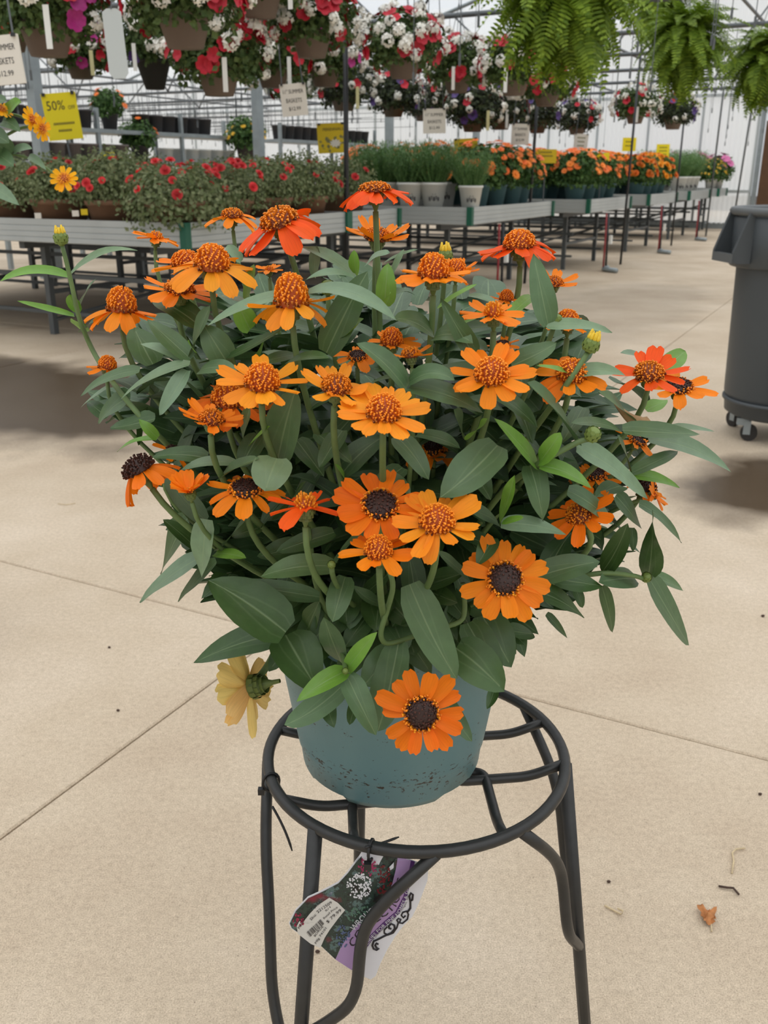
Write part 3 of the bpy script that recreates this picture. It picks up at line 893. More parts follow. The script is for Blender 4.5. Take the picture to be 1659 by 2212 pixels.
# ---- flower heads
def petal_mesh(kind, seed):
    rr = random.Random(seed)
    mb = MB(); uvs = []
    nx, ny = 8, 4
    wmax = rr.uniform(.42, .53)
    sag = {'flat': rr.uniform(-.1, .06), 'droop': rr.uniform(-.42, -.22), 'up': rr.uniform(.12, .3)}[kind]
    notch = rr.uniform(.02, .07)
    tw = rr.uniform(-.25, .25)
    groove = rr.uniform(.02, .05)
    for i in range(nx + 1):
        s = i / nx
        w_ = wmax * (.34 + .66 * math.sin(min(1, s * 1.3 + .08) * math.pi / 2)) * (1 if s < .8 else math.sqrt(max(0.05, 1 - ((s - .8) / .2) ** 2 * .8)))
        for j in range(ny + 1):
            u = j / ny * 2 - 1
            x = s * (1 - notch * (1 - abs(u)) * (s > .95)) 
            z = sag * s * s - groove * math.cos(u * math.pi * 1.5) * s + .05 * u * u
            y = u * w_ / 2
            z += tw * y * s
            mb.v.append((x, y, z)); uvs.append((j / ny, s))
    for i in range(nx):
        for j in range(ny):
            a = i * (ny + 1) + j
            mb.f.append((a, a + 1, a + ny + 2, a + ny + 1))
    me = mb.mesh('petal', M_PETAL, True); finish_uv(me, uvs)
    return me, mb, uvs
PET = {k: [petal_mesh(k, 100 * i + j) for j in range(5)] for i, k in enumerate(('flat', 'droop', 'up'))}
BRN = lin(78, 34, 18); ORG = lin(255, 152, 20); DKB = lin(52, 28, 18); YEL = lin(250, 170, 30); MID = lin(190, 84, 14)
def mixc_(a, b, t): return tuple(a[i] * (1 - t) + b[i] * t for i in range(3)) + (1.0,)
def disk_mesh(kind, seed):
    rr = random.Random(seed)
    mb = MB(); mb.c = []
    hgt, rad, n_ = {'cone': (.58, .34, 230), 'mid': (.34, .35, 190), 'dark': (.24, .37, 170), 'young': (.24, .20, 55), 'seed': (.40, .34, 150), 'bud': (.1, .12, 16)}[kind]
    # dome underneath
    vs0 = len(mb.v)
    prof = [(rad * .98 * math.cos(t * math.pi / 2) ** .7 + .001, hgt * .86 * math.sin(t * math.pi / 2)) for t in [i / 7 for i in range(8)]]
    mb.lathe([(rad * .6, -.06)] + prof, 18)
    under = {'cone': MID, 'mid': mixc_(BRN, MID, .4), 'dark': DKB, 'young': MID, 'seed': DKB, 'bud': MID}[kind]
    mb.c += [mixc_(under, DKB, .25)] * (len(mb.v) - vs0)
    for i in range(n_):
        f = (i + .5) / n_
        th = math.acos(1 - f) if kind != 'cone' else math.acos(1 - f)      # 0 at the top
        az = i * 2.39996 + rr.uniform(-.2, .2)
        ca, sa = math.cos(az), math.sin(az)
        rr_ = rad * math.sin(th) ** .75; zz = hgt * .86 * math.cos(th)
        p = Vector((rr_ * ca, rr_ * sa, zz))
        nrm = Vector((ca * math.sin(th) * hgt / rad * .9, sa * math.sin(th) * hgt / rad * .9, math.cos(th) + .35)).normalized()
        k = 1 - math.cos(th)        # 0 top .. 1 edge
        if kind == 'cone':
            t = 1 if k < .7 else max(0, 1 - (k - .7) * 3.6); t = min(1, max(0, t + rr.uniform(-.22, .2)))
            tip = mixc_(BRN, ORG, t); ln = rr.uniform(.05, .09)
        elif kind == 'mid':
            t = rr.random() if k > .6 else rr.uniform(.65, 1)
            tip = mixc_(BRN, ORG, t); ln = rr.uniform(.05, .1)
        elif kind == 'dark':
            on = (.38 < k < 1 and rr.random() < .8)
            tip = mixc_(ORG, YEL, rr.random()) if on and rr.random() < .4 else (mixc_(MID, ORG, .25 + rr.random() * .75) if on else mixc_(DKB, BRN, rr.random()))
            ln = rr.uniform(.06, .1) if on else rr.uniform(.025, .06)
        elif kind == 'seed':
            tip = mixc_(DKB, BRN, rr.random() * .8); ln = rr.uniform(.05, .12)
        else:
            tip = mixc_(MID, YEL, rr.uniform(.5, 1)); ln = rr.uniform(.06, .13)
        M = T(p) @ basis(nrm)
        s0 = .020; s1 = rr.uniform(.026, .04)
        base = mixc_(under, tip, .55)
        vs_ = [(s0 * math.cos(q), s0 * math.sin(q), -.02) for q in (0, 2.09, 4.19)]
        vs_ += [(s1 * math.cos(q + .5), s1 * math.sin(q + .5), ln) for q in (0, 2.09, 4.19)]
        vs_ += [(0, 0, ln * 1.12)]
        mb.add(vs_, [(0, 1, 4, 3), (1, 2, 5, 4), (2, 0, 3, 5), (3, 4, 6), (4, 5, 6), (5, 3, 6)], M)
        mb.c += [base] * 3 + [tip] * 4
    me = mb.mesh('disk_' + kind, M_TINT)
    return me
DISK = {k: disk_mesh(k, i) for i, k in enumerate(('cone', 'mid', 'dark', 'young', 'seed', 'bud'))}
M_CALYX = plain('calyx_green', lin(92, 108, 52), .6, noise=.35, scale=260)
M_STEM = plain('stem_green', lin(92, 116, 66), .6, noise=.15, scale=50)
cal = MB()
cal.lathe([(.04, -.62), (.05, -.45), (.10, -.30), (.19, -.16), (.235, -.05), (.23, .01), (.1, .02)], 14)
for i in range(3):
    for k in range(11):
        a = 2 * math.pi * (k + i * .5) / 11
        z = -.26 + i * .09; r_ = (.15, .2, .238)[i]
        M = Matrix.Rotation(a, 4, 'Z') @ T((r_, 0, z)) @ Matrix.Rotation(-.5 + i * .18, 4, 'Y')
        cal.add([(0, -.05, -.05), (0, .05, -.05), (.018, .055, .04), (.022, 0, .075), (.018, -.055, .04)], [(0, 1, 2, 3, 4)], M)
CALYX = cal.mesh('calyx', M_CALYX)

C_OR = lin(253, 138, 20); C_YO = lin(254, 156, 34); C_RD = lin(250, 92, 20); C_DP = lin(246, 122, 16); C_FD = lin(246, 214, 132)
# x, y, radius px, facing ratio, direction of the face in the picture, colour, disk, depth offset, petal lift, petal kind, count
FL = [
 (810, 412, 86, .10, 92, C_RD, 'mid', .02, -20, 'droop', 13, .6),
 (605, 482, 104, .30, 108, C_RD, 'mid', .02, -12, 'droop', 12, .85),
 (502, 468, 58, .12, 90, C_RD, 'mid', .10, -12, 'droop', 11, .85),
 (337, 515, 52, .08, 82, C_RD, 'young', .0, 0, 'flat', 10, 1),
 (458, 578, 98, .30, 88, C_YO, 'cone', -.02, -8, 'droop', 11, .9),
 (402, 572, 78, .2, 95, C_OR, 'cone', .03, -4, 'flat', 10, .7),
 (388, 630, 82, .3, 85, C_OR, 'mid', -.01, -5, 'flat', 10, .9),
 (263, 672, 80, .14, 88, C_OR, 'cone', -.02, -14, 'droop', 10, 1.15),
 (232, 796, 50, .15, 85, C_OR, 'cone', .0, -10, 'flat', 9, 1),
 (630, 658, 95, .26, 92, C_YO, 'cone', .0, -10, 'droop', 11, 1.25),
 (815, 516, 72, .28, 85, C_OR, 'mid', .12, 18, 'up', 10, .9),
 (582, 584, 34, .25, 90, C_RD, 'young', .12, 8, 'flat', 8, 1),
 (936, 596, 86, .28, 90, C_OR, 'cone', .0, -4, 'flat', 12, 1),
 (985, 588, 56, .25, 88, C_YO, 'cone', .06, 10, 'up', 9, .9),
 (1122, 532, 88, .24, 94, C_RD, 'cone', .03, -12, 'droop', 12, .7),
 (1196, 614, 52, .35, 88, C_YO, 'mid', .06, 15, 'up', 8, .9),
 (1066, 680, 74, .28, 92, C_RD, 'young', .0, -2, 'flat', 10, 1.3),
 (1094, 648, 40, .25, 90, C_YO, 'cone', .08, 0, 'flat', 7, 1),
 (1226, 700, 62, .18, 90, C_OR, 'cone', .04, -10, 'flat', 9, .9),
 (1062, 812, 94, .70, 88, C_OR, 'cone', -.03, 4, 'flat', 12, .8),
 (1234, 812, 84, .62, 84, C_OR, 'cone', -.01, 2, 'droop', 11, .8),
 (1402, 810, 82, .58, 86, C_RD, 'mid', -.02, 4, 'flat', 10, .9),
 (1466, 838, 76, .5, 86, C_OR, 'dark', .03, 5, 'flat', 9, .9),
 (566, 832, 96, .52, 88, C_YO, 'cone', -.03, 2, 'flat', 12, .9),
 (726, 842, 82, .45, 84, C_YO, 'mid', -.02, 6, 'up', 11, 1.15),
 (829, 895, 96, .60, 88, C_YO, 'cone', -.04, 2, 'flat', 13, .85),
 (888, 770, 52, .1, 95, C_OR, 'mid', .02, 10, 'flat', 6, 1.1),
 (846, 742, 62, .35, 90, C_DP, 'cone', .06, 0, 'flat', 8, 1),
 (492, 868, 90, .5, 90, C_DP, 'cone', .03, 0, 'droop', 11, .85),
 (457, 910, 70, .45, 86, C_YO, 'mid', -.03, 8, 'up', 9, 1),
 (304, 1018, 88, .08, 122, C_DP, 'seed', -.07, -34, 'droop', 9, .95),
 (410, 1062, 56, .5, 100, C_OR, 'bud', -.05, 40, 'flat', 11, 1),
 (530, 1060, 86, .55, 92, C_OR, 'dark', -.02, 0, 'droop', 10, 1),
 (660, 1098, 84, .22, 90, C_RD, 'young', -.04, 4, 'flat', 9, 1.4),
 (821, 1094, 100, .80, 88, C_DP, 'dark', -.03, 4, 'flat', 12, 1),
 (944, 1130, 100, .72, 90, C_YO, 'cone', -.06, 2, 'flat', 13, .75),
 (818, 1194, 80, .62, 92, C_OR, 'cone', -.07, 2, 'flat', 9, .9),
 (1090, 1252, 98, .97, 60, C_OR, 'dark', -.05, 3, 'flat', 14, .9),
 (1256, 1112, 82, .68, 118, C_DP, 'mid', -.02, 2, 'flat', 10, .85),
 (910, 1541, 96, .97, -80, C_DP, 'dark', -.07, 3, 'flat', 14, 1),
 (542, 1484, 110, -.46, 192, C_FD, 'bud', -.06, 10, 'flat', 12, .5),
 (772, 772, 52, .5, 90, C_DP, 'dark', .08, 0, 'flat', 8, 1),
 (936, 972, 62, .6, 90, C_DP, 'dark', .10, 0, 'droop', 9, 1.1),
 (1392, 1056, 62, .2, 60, C_DP, 'seed', .06, -8, 'flat', 7, .9),
 (1376, 955, 50, .3, 60, C_YO, 'dark', .05, -6, 'flat', 7, .9),
 (1285, 1028, 60, .5, 90, C_DP, 'dark', .10, 0, 'flat', 8, 1),
 (586, 900, 50, .4, 80, C_DP, 'dark', .07, 0, 'flat', 7, 1),
 (376, 980, 50, .3, 60, C_DP, 'seed', .04, 0, 'flat', 6, .8),
 (1086, 745, 40, .3, 90, C_OR, 'dark', .09, 0, 'flat', 7, 1),
 (1415, 1068, 44, .3, 20, C_OR, 'bud', .03, 4, 'flat', 6, .9),
]
order = sorted(range(len(FL)), key=lambda i: -FL[i][2])
indiv = set(); cnt = 0
for i in order:
    if cnt + FL[i][10] > 298: break
    indiv.add(i); cnt += FL[i][10]
rest = MB(); rest_uv = []
SOIL = PC + Vector((0, 0, .175))
STEMS = []
def stem_path(F, n, lead=.07, sx=None):
    s0 = SOIL + Vector(((F.x - SOIL.x) * .16, (F.y - SOIL.y) * .2, -.01))
    k = min(lead, (F - s0).length * .35)
    p1 = F - n * k
    p2 = s0 + Vector(((F.x - s0.x) * .35, (F.y - s0.y) * .35, max(.05, (F.z - s0.z) * .42)))
    return bez(F, p1, p2, s0, 14)
def head_frame(x, y, ratio, phi):
    v = -ray(x, y).normalized()
    rx = Vector((1, 0, 0)); rx = (rx - v * rx.dot(v)).normalized()
    up = v.cross(rx)
    s = math.sqrt(max(0, 1 - ratio * ratio)); a = math.radians(phi)
    return (rx * (math.cos(a) * s) + up * (math.sin(a) * s) + v * ratio).normalized()
for i, (x, y, rp, ratio, phi, col, dk, doff, lift, pk, npet, dh) in enumerate(FL):
    d = dep(x, y) + doff
    F = at(x, y, YC + d)
    rm = rp / 2000.0 * depth_of(F)
    n_ = head_frame(x, y, ratio, phi)
    FM = T(F) @ basis(n_, Vector((.3, .2, 1))) @ Matrix.Scale(rm, 4)
    dscale = Matrix.Diagonal((1, 1, dh, 1))
    fh = add('flower_head', DISK[dk], zin, FM @ dscale)
    add('calyx', CALYX, fh, FM @ T((0, 0, -.02)))
    a0 = R.uniform(0, 6.28)
    for k in range(npet):
        a = a0 + 2 * math.pi * (k + R.uniform(-.3, .3)) / npet
        el = math.radians(lift + R.uniform(-11, 11))
        kind = pk if R.random() < .7 else R.choice(('flat', 'droop', 'up'))
        me, pmb, puv = R.choice(PET[kind])
        L_ = R.uniform(.64, .86)
        r0 = {'young': .14, 'bud': .06}.get(dk, .24)
        if dk in ('young', 'bud'): L_ += .1
        PM = FM @ Matrix.Rotation(a, 4, 'Z') @ T((r0, 0, R.uniform(-.03, .04))) @ Matrix.Rotation(-el, 4, 'Y') @ Matrix.Rotation(R.uniform(-.25, .25), 4, 'X') @ Matrix.Diagonal((L_, L_ * R.uniform(.88, 1.15), L_, 1))
        j = R.uniform(.9, 1.08)
        cc = (min(1, col[0] * j), col[1] * j * R.uniform(.88, 1.12), col[2] * j, 1)
        if i in indiv:
            add('petal', me, fh, PM, cc)
        else:
            rest.add(pmb.v, pmb.f, PM); rest_uv += puv
    if ratio < -.3:
        continue
    STEMS.append((stem_path(F - n_ * (rm * .5), n_), .0026 if rp > 60 else .002, F))
me = rest.mesh('petals', M_PETAL, True); finish_uv(me, rest_uv)
ro = add('petals', me, zin, I4, C_OR); ro['kind'] = 'stuff'

# drooping faded flower hangs on its own stem
F = at(548, 1475, YC + dep(536, 1484) - .06)
STEMS.append(([F, at(575, 1445, .80), at(600, 1400, .79), at(617, 1366, .79), at(650, 1350, .80), SOIL + Vector((-.03, -.03, 0))], .0034, None))

# ---- buds
M_BUDY = plain('bud_yellow', lin(222, 186, 40), .5, noise=.15, scale=200)
M_BUDG = plain('bud_green', lin(112, 132, 62), .55, noise=.35, scale=300)
def bud(x, y, rp, ratio, phi, opening, doff, stem=None, lead=.06):
    F = at(x, y, YC + dep(x, y) + doff)
    rm = rp / 2000.0 * depth_of(F)
    n_ = head_frame(x, y, ratio, phi)
    M = T(F) @ basis(n_) @ Matrix.Scale(rm, 4)
    b_ = MB().lathe([(.25, -1.3), (.45, -1.1), (.85, -.7), (1.0, -.2), (.92, .3), (.6, .62), (.0001, .75)], 12)
    for i in range(4):
        for k in range(8):
            a = 2 * math.pi * (k + i * .5) / 8
            z = -.75 + i * .36; r_ = (.84, 1.0, .99, .84)[i]
            MM = Matrix.Rotation(a, 4, 'Z') @ T((r_, 0, z)) @ Matrix.Rotation((.25, .0, -.15, -.5)[i], 4, 'Y')
            b_.add([(0, -.36, -.2), (0, .36, -.2), (.05, .3, .22), (.09, 0, .36), (.05, -.3, .22)], [(0, 1, 2, 3, 4)], MM)
    o = add('bud', b_.mesh('bud', M_BUDG, True), zin, M)
    if opening:
        y_ = MB()
        for k in range(9):
            a = 2 * math.pi * k / 9
            y_.tube([(.5 * math.cos(a), .5 * math.sin(a), .2), (.6 * math.cos(a), .6 * math.sin(a), .7), (.5 * math.cos(a), .5 * math.sin(a), 1.15 + .25 * (k % 3))], [.22, .26, .14], 6)
        y_.lathe([(.5, .3), (.5, 1.2), (.0001, 1.35)], 8)
        add('bud_petals', y_.mesh('bud_petals', M_BUDY, True), o, M)
    if stem:
        STEMS.append(([F - n_ * rm] + [at(a, b, YC + dep(a, b) + c) for a, b, c in stem], .0022, None))
    else:
        STEMS.append((stem_path(F - n_ * rm, n_, lead), .0022, F))
bud(131, 512, 15, .1, 92, True, -.02, [(142, 560, -.02), (156, 620, -.02), (170, 690, -.02), (205, 770, -.01), (260, 850, 0), (330, 930, .02), (480, 1080, .12), (700, 1330, .2)])
bud(962, 550, 16, .15, 90, True, .08)
bud(1278, 742, 18, .2, 70, True, -.04, [(1255, 785, -.03), (1225, 830, -.02), (1190, 880, 0), (1130, 960, .05), (980, 1200, .15)])
bud(1282, 936, 17, .5, 60, False, -.05, [(1255, 952, -.04), (1220, 970, -.03), (1165, 1000, -.02), (1080, 1060, .05), (940, 1280, .15)])
bud(1202, 688, 13, .3, 75, False, .0)
bud(708, 618, 16, .4, 90, False, .06)
bud(716, 1219, 9, .9, 90, False, -.05)
bud(1397, 1246, 11, .8, 60, False, -.03, [(1370, 1243, -.02), (1300, 1235, 0), (1180, 1260, .06), (1000, 1330, .1)])
bud(746, 1449, 7, .9, 90, False, -.05, [(745, 1430, -.02), (735, 1400, .0), (700, 1330, .02), (670, 1250, .1)])
# dried curled petal caught in the leaves
dry = bez(at(1328, 872, .83), at(1350, 895, .82), at(1380, 930, .82), at(1402, 905, .82), 8)
add('dried_petal', MB().tube(dry, [.001, .002, .003, .004, .005, .006, .006, .005, .003], 6).mesh('dried', plain('dry_straw', lin(176, 146, 104), .8, noise=.2, scale=90), True), zin)

# ---- stems
for pts, r_, F_ in STEMS:
    pts = [Vector(p) for p in pts]
    if len(pts) < 13: pts = fillet(pts, .05, 4)
    add('stem', MB().tube(pts, [r_ * (1 + .35 * k / len(pts)) for k in range(len(pts))], 7).mesh('stem', M_STEM, True), zin)
# two looping stems in front
lp = [at(838, 1225, .69), at(852, 1265, .69), at(836, 1320, .695), at(820, 1370, .695), at(830, 1392, .70), at(865, 1385, .705), at(930, 1360, .715), at(1000, 1345, .725), at(1005, 1310, .73), at(1000, 1260, .73)]
add('stem', MB().tube(fillet(lp, .02, 4), .0024, 7).mesh('stem', M_STEM, True), zin)
lp = [at(665, 1140, .74), at(672, 1190, .74), at(682, 1270, .745), at(720, 1350, .755), at(760, 1420, .78)]
add('stem', MB().tube(fillet(lp, .03, 4), .0026, 7).mesh('stem', M_STEM, True), zin)
# ---- leaves measured one by one: base x, y, tip x, y, width, tone (0 grey green, 1 young, 2 deep green partly darkened for shade, 3 glaucous partly paled for top light), arch, depth offset
LV = [
 (150,597,0,608,26,1,-14,0),(154,593,297,541,26,3,-16,0),(160,682,37,650,18,1,2,0),(166,676,150,636,28,1,0,0),(172,662,208,602,18,3,0,0),
 (180,716,158,690,38,1,0,0),(180,716,208,692,34,2,0,0),(400,776,303,743,32,3,-4,0),(412,776,318,690,46,0,0,0),(415,770,455,660,52,0,0,.01),
 (410,786,262,862,40,3,-12,-.01),(405,800,345,897,44,3,8,-.01),(420,760,405,736,22,1,0,-.02),(432,800,512,802,42,0,-6,0),(428,702,332,648,62,2,-6,.01),
 (330,787,290,708,72,2,0,.03),(302,800,174,856,38,0,-10,0),(235,835,175,880,18,3,0,.01),(282,858,212,915,58,0,-6,.01),(335,905,238,925,52,2,4,.01),
 (232,902,190,866,32,2,0,.02),(340,946,300,905,26,1,0,-.01),(340,948,253,976,20,1,-8,-.01),(448,990,328,988,44,2,-6,.0),(508,1000,390,1016,32,3,-8,0),
 (474,1036,560,990,46,0,-4,-.01),(598,990,573,1061,86,3,0,-.02),(600,990,640,838,86,0,0,.01),(446,1126,352,1018,50,3,6,.0),(447,1122,436,1248,62,3,4,-.03),
 (422,1182,352,1122,36,2,-4,0),(405,1120,347,1245,72,2,-6,.02),(434,1204,302,1302,58,3,-8,-.01),(468,1214,385,1300,48,0,0,0),(464,1196,532,1206,30,1,-4,-.03),
 (474,1186,555,1090,52,0,4,-.01),(722,1224,562,1246,58,0,-10,-.03),(690,1290,495,1257,44,0,0,-.01),(617,1366,450,1254,116,2,-10,-.03),(615,1368,418,1432,80,2,-10,-.0),
 (617,1372,690,1495,110,2,0,-.01),(662,1364,690,1298,52,2,0,.02),(652,1182,555,1202,54,2,0,.03),(722,1150,597,1192,44,2,0,.02),(752,1046,723,1002,28,1,0,.01),
 (815,1030,888,1072,40,0,-14,0),(718,1232,808,1157,44,0,-24,-.02),(746,1246,718,1344,54,0,0,-.02),(835,1306,762,1264,44,0,10,.0),(885,1262,987,1466,86,0,14,-.03),
 (915,1266,1006,1236,62,2,0,.02),(910,1270,988,1302,48,2,0,.02),(1012,1248,945,1190,34,0,0,.0),(1075,962,950,1076,92,0,6,-.03),(746,1450,815,1365,40,1,-4,-.04),
 (736,1430,700,1332,56,0,0,-.01),(746,1450,640,1516,46,1,-6,-.05),(748,1456,812,1588,56,0,0,-.05),(750,1470,614,1566,56,0,10,-.03),(700,1500,722,1572,38,2,0,-.02),
 (770,1510,755,1566,26,2,0,-.02),(862,1384,816,1580,80,0,12,-.03),(850,1400,785,1482,64,0,0,-.01),(985,1400,1090,1494,92,2,-6,-.02),(1010,1346,1076,1468,76,2,0,.0),
 (1042,1330,1105,1442,86,2,0,.02),(1100,1362,1153,1370,44,2,0,.03),(950,1490,1020,1602,38,0,6,-.02),(1068,1490,1052,1532,24,2,0,.0),(1245,965,1398,1078,56,3,-10,-.02),
 (1160,1006,1068,904,50,1,0,-.02),(1165,1000,1211,934,38,1,0,-.03),(1166,1006,1279,1056,50,1,-8,-.03),(1145,1006,1173,1126,64,0,0,-.02),(1080,1130,1112,1026,46,1,0,-.03),
 (1082,1132,1223,1155,46,3,-8,-.03),(1076,1130,998,1100,42,0,-6,-.01),(1085,1128,1131,1117,18,1,0,-.04),(1064,1162,1030,1222,42,2,0,-.02),(1226,1060,1326,1134,54,0,-6,-.03),
 (1342,1050,1286,1074,44,0,-4,-.01),(1160,1246,1296,1213,60,0,-4,-.02),(1195,1250,1302,1266,54,2,0,.0),(1155,1276,1262,1335,54,2,-8,-.01),(1180,1326,1226,1379,22,2,0,.02),
 (1243,1270,1258,1313,22,2,0,.03),(1300,1266,1323,1366,34,2,0,.01),(1300,1236,1356,1130,48,2,6,.01),(1372,1250,1293,1258,50,0,-4,-.0),(1400,1246,1409,1102,54,2,4,-.02),
 (1402,1248,1488,1394,66,0,6,-.03),(1404,1246,1476,1276,38,0,-4,-.0),(1380,1088,1472,1173,34,0,-10,.0),(1362,1026,1468,1054,28,1,-6,-.01),(1365,1021,1464,974,36,0,0,-.01),
 (1360,1016,1334,940,34,0,0,.0),(1400,948,1580,1020,48,3,-14,-.01),(1345,930,1512,938,50,0,2,-.02),(1455,920,1543,932,18,3,0,.02),(1340,930,1234,914,36,0,-6,-.01),
 (1366,910,1292,848,54,0,-4,.02),(1240,808,1352,812,36,3,-8,-.03),(1238,808,1160,790,20,1,0,-.02),(1416,786,1340,762,26,3,-4,.03),(1430,800,1480,758,44,1,0,.04),
 (1395,886,1442,864,38,1,0,.02),(1244,956,1138,826,66,0,-8,-.02),(1330,1070,1386,1142,54,2,0,.02),(1365,1140,1367,1192,20,2,0,.03),(1184,702,1152,548,54,0,14,-.01),
 (1180,706,1322,719,34,3,-6,-.01),(664,634,858,694,44,3,-26,-.01),(652,636,448,704,34,3,-14,-.01),(705,762,794,586,68,2,0,.02),(766,594,646,534,32,3,-8,.08),
 (678,598,684,530,30,3,0,.08),(768,592,765,540,28,1,0,.06),(766,602,658,606,28,3,-10,.05),(790,572,842,546,28,3,-6,.04),(830,568,902,539,14,3,0,.06),
 (845,602,873,538,22,3,0,.06),(830,662,838,568,44,1,0,.02),(828,668,845,632,34,1,0,-.01),(1030,776,952,644,46,2,8,.0),(945,666,1030,614,18,1,0,.04),
 (937,726,850,688,60,0,-8,.02),(938,728,1022,742,54,0,-10,.01),(1105,790,1202,741,50,0,4,.01),(885,835,1045,893,60,0,-8,-.01),(885,826,982,822,44,0,-16,-.01),
 (878,842,770,742,66,0,-10,-.01),(1000,946,980,884,54,0,0,.02),(1010,950,1054,904,30,1,0,.0),(856,944,926,1036,50,0,-8,.0),(900,940,996,970,40,0,-6,.02),
 (1072,854,1162,926,44,2,-4,.0),(540,712,515,658,48,1,0,.04),(636,766,558,786,32,2,0,.03),(610,792,712,774,44,2,-8,.01),(490,782,440,700,64,0,0,.02),
 (490,772,622,700,26,2,8,.02),(560,772,576,724,44,1,0,.04),(745,736,785,688,58,1,0,.03),(530,662,549,570,32,1,0,.05),(520,566,490,530,28,3,0,.08),
 (475,640,532,655,28,3,0,.04),(525,952,540,880,40,0,0,.02),(540,962,584,920,18,1,0,.0),(1010,640,1090,668,26,3,-4,.04),(1000,700,1080,660,24,1,0,.05),
 (1150,640,1092,690,34,1,0,.03),(1080,880,1010,860,40,2,0,.02),(690,940,760,1000,54,2,0,.03),(640,950,700,1030,50,2,0,.03),(740,930,690,1010,46,2,0,.02),
 (560,1140,500,1160,44,2,0,.02),(600,1120,660,1040,46,2,0,.03),(1010,1000,1060,1080,50,2,0,.03),(870,1010,800,1060,46,2,0,.02),(1120,880,1150,960,44,2,0,.02),
 (1260,880,1210,960,40,2,0,.03),(900,1330,960,1250,56,2,0,.03),(780,1290,850,1230,50,2,0,.03),(1000,1300,960,1360,50,2,0,.02),(560,940,520,1010,50,2,0,.04),
]
for k, (bx, by, tx, ty, w, tone, arch, off) in enumerate(LV):
    d0 = dep(bx, by); d1 = dep(tx, ty)
    length = math.hypot(tx - bx, ty - by)
    b_ = at(bx, by, YC + d0 + off + .012)
    t_ = at(tx, ty, YC + min(d1, d0 + .05) + off - .012)
    wm = w / 2000.0 * depth_of(b_)
    bend = at(bx, by + arch * 2, YC + d0 + off) - at(bx, by, YC + d0 + off) + Vector((0, -.01, .004)) * min(1, length / 110)
    face = (TO_CAM * .75 + Vector((0, 0, .55)) + Vector((R.uniform(-.3, .3), R.uniform(-.2, .2), R.uniform(-.15, .15)))).normalized()
    leaf_part(b_, t_, wm, face, tone, bend, R.uniform(.08, .24))
# ---- broad leaves that hide the rim of the pot
for k in range(46):
    x = 625 + 470 * ((k + R.uniform(-.4, .4)) / 45.0)
    y = R.uniform(1265, 1375)
    u = (x - 845) / 240.0
    Yr = PC.y - math.sqrt(max(.002, .142 ** 2 - (min(1, abs(u)) * .135) ** 2)) - R.uniform(.0, .012)
    b_ = at(x, y, Yr + .02)
    tx = x + u * 45 + R.uniform(-70, 70); ty = y + R.uniform(60, 105)
    if ty > 1465: ty = 1465 - R.uniform(0, 30)
    t_ = at(tx, ty, Yr - .012)
    leaf_part(b_, t_, R.uniform(48, 72) / 2000.0 * depth_of(b_), (TO_CAM + Vector((R.uniform(-.4, .4), 0, R.uniform(-.1, .5)))).normalized(), R.choice((0, 2, 2, 2)), Vector((0, -.008, .006)), R.uniform(.08, .2))
# ---- leaves in opposite pairs along the stems, which fill the inside of the plant
SIL = [(180,800),(190,900),(300,960),(335,1090),(340,1240),(430,1290),(455,1440),(620,1470),(1080,1480),(1130,1370),(1230,1320),(1310,1250),(1390,1200),(1410,1080),(1470,960),(1440,880),(1310,800),(1290,700),(1200,640),(1100,600),(1000,590),(900,560),(700,560),(500,600),(350,640),(260,690)]
def to_px(p):
    d = depth_of(p)
    up = p.y * SP + (p.z - CAMH) * CP
    return 829.5 + 2000 * p.x / d, 1106 - 2000 * up / d, d
def inside(x, y):
    c = False; n_ = len(SIL)
    for i in range(n_):
        x1, y1 = SIL[i]; x2, y2 = SIL[(i + 1) % n_]
        if (y1 > y) != (y2 > y) and x < (x2 - x1) * (y - y1) / (y2 - y1) + x1: c = not c
    return c
FPX = []
for f in FL:
    F = at(f[0], f[1], YC + dep(f[0], f[1]) + f[7])
    if f[7] < .055: FPX.append((f[0], f[1], f[2], depth_of(F)))
def clear(p, tip):
    # a filler leaf stays within the plant's outline and does not grow over an open flower
    for q in (tip, (p + tip) / 2):
        x, y, d = to_px(q)
        if not inside(x, y): return False
        if q.y < YC + dep(x, y) + .035: return False
        for fx, fy, fr, fd in FPX:
            if d < fd + .02 and math.hypot(x - fx, y - fy) < fr + 18: return False
    return True
fill = MB(); fill_uv = []
NMAX = 298
for si, (pts, r_, F_) in enumerate(STEMS):
    if F_ is None or len(pts) < 13: continue
    for node, f in enumerate((.30, .46, .62, .78, .9)):
        i = int(f * (len(pts) - 1))
        p = Vector(pts[i]); tg = (Vector(pts[max(0, i - 1)]) - Vector(pts[i + 1])).normalized()
        a0 = R.uniform(0, 6.28) + node * 1.57
        for s in (0, math.pi):
            x = tg.orthogonal().normalized(); y = tg.cross(x)
            d = x * math.cos(a0 + s) + y * math.sin(a0 + s)
            L_ = R.uniform(.05, .085) * (.8 if node == 0 else 1)
            dr = (d + tg * R.uniform(.1, .7)).normalized()
            tip = p + dr * L_ + Vector((0, 0, -R.uniform(0, .025)))
            out = Vector((tip.x - PC.x, tip.y - PC.y, 0))
            if tip.z < .70 and out.length < .15: continue
            if not clear(p, tip): continue
            bend = Vector((0, 0, R.uniform(.004, .016)))
            face = (Vector((0, 0, 1)) + TO_CAM * R.uniform(0, .5)).normalized()
            wd = L_ * R.uniform(.34, .46)
            if NLEAF[0] < NMAX and node < 4 and R.random() < .62:
                leaf_part(p, tip, wd, face, R.choice((0, 0, 2, 2, 3)), bend)
            else:
                leaf_geo(fill, fill_uv, p, tip, wd, face, bend, .16, si * 31 + node, 6)
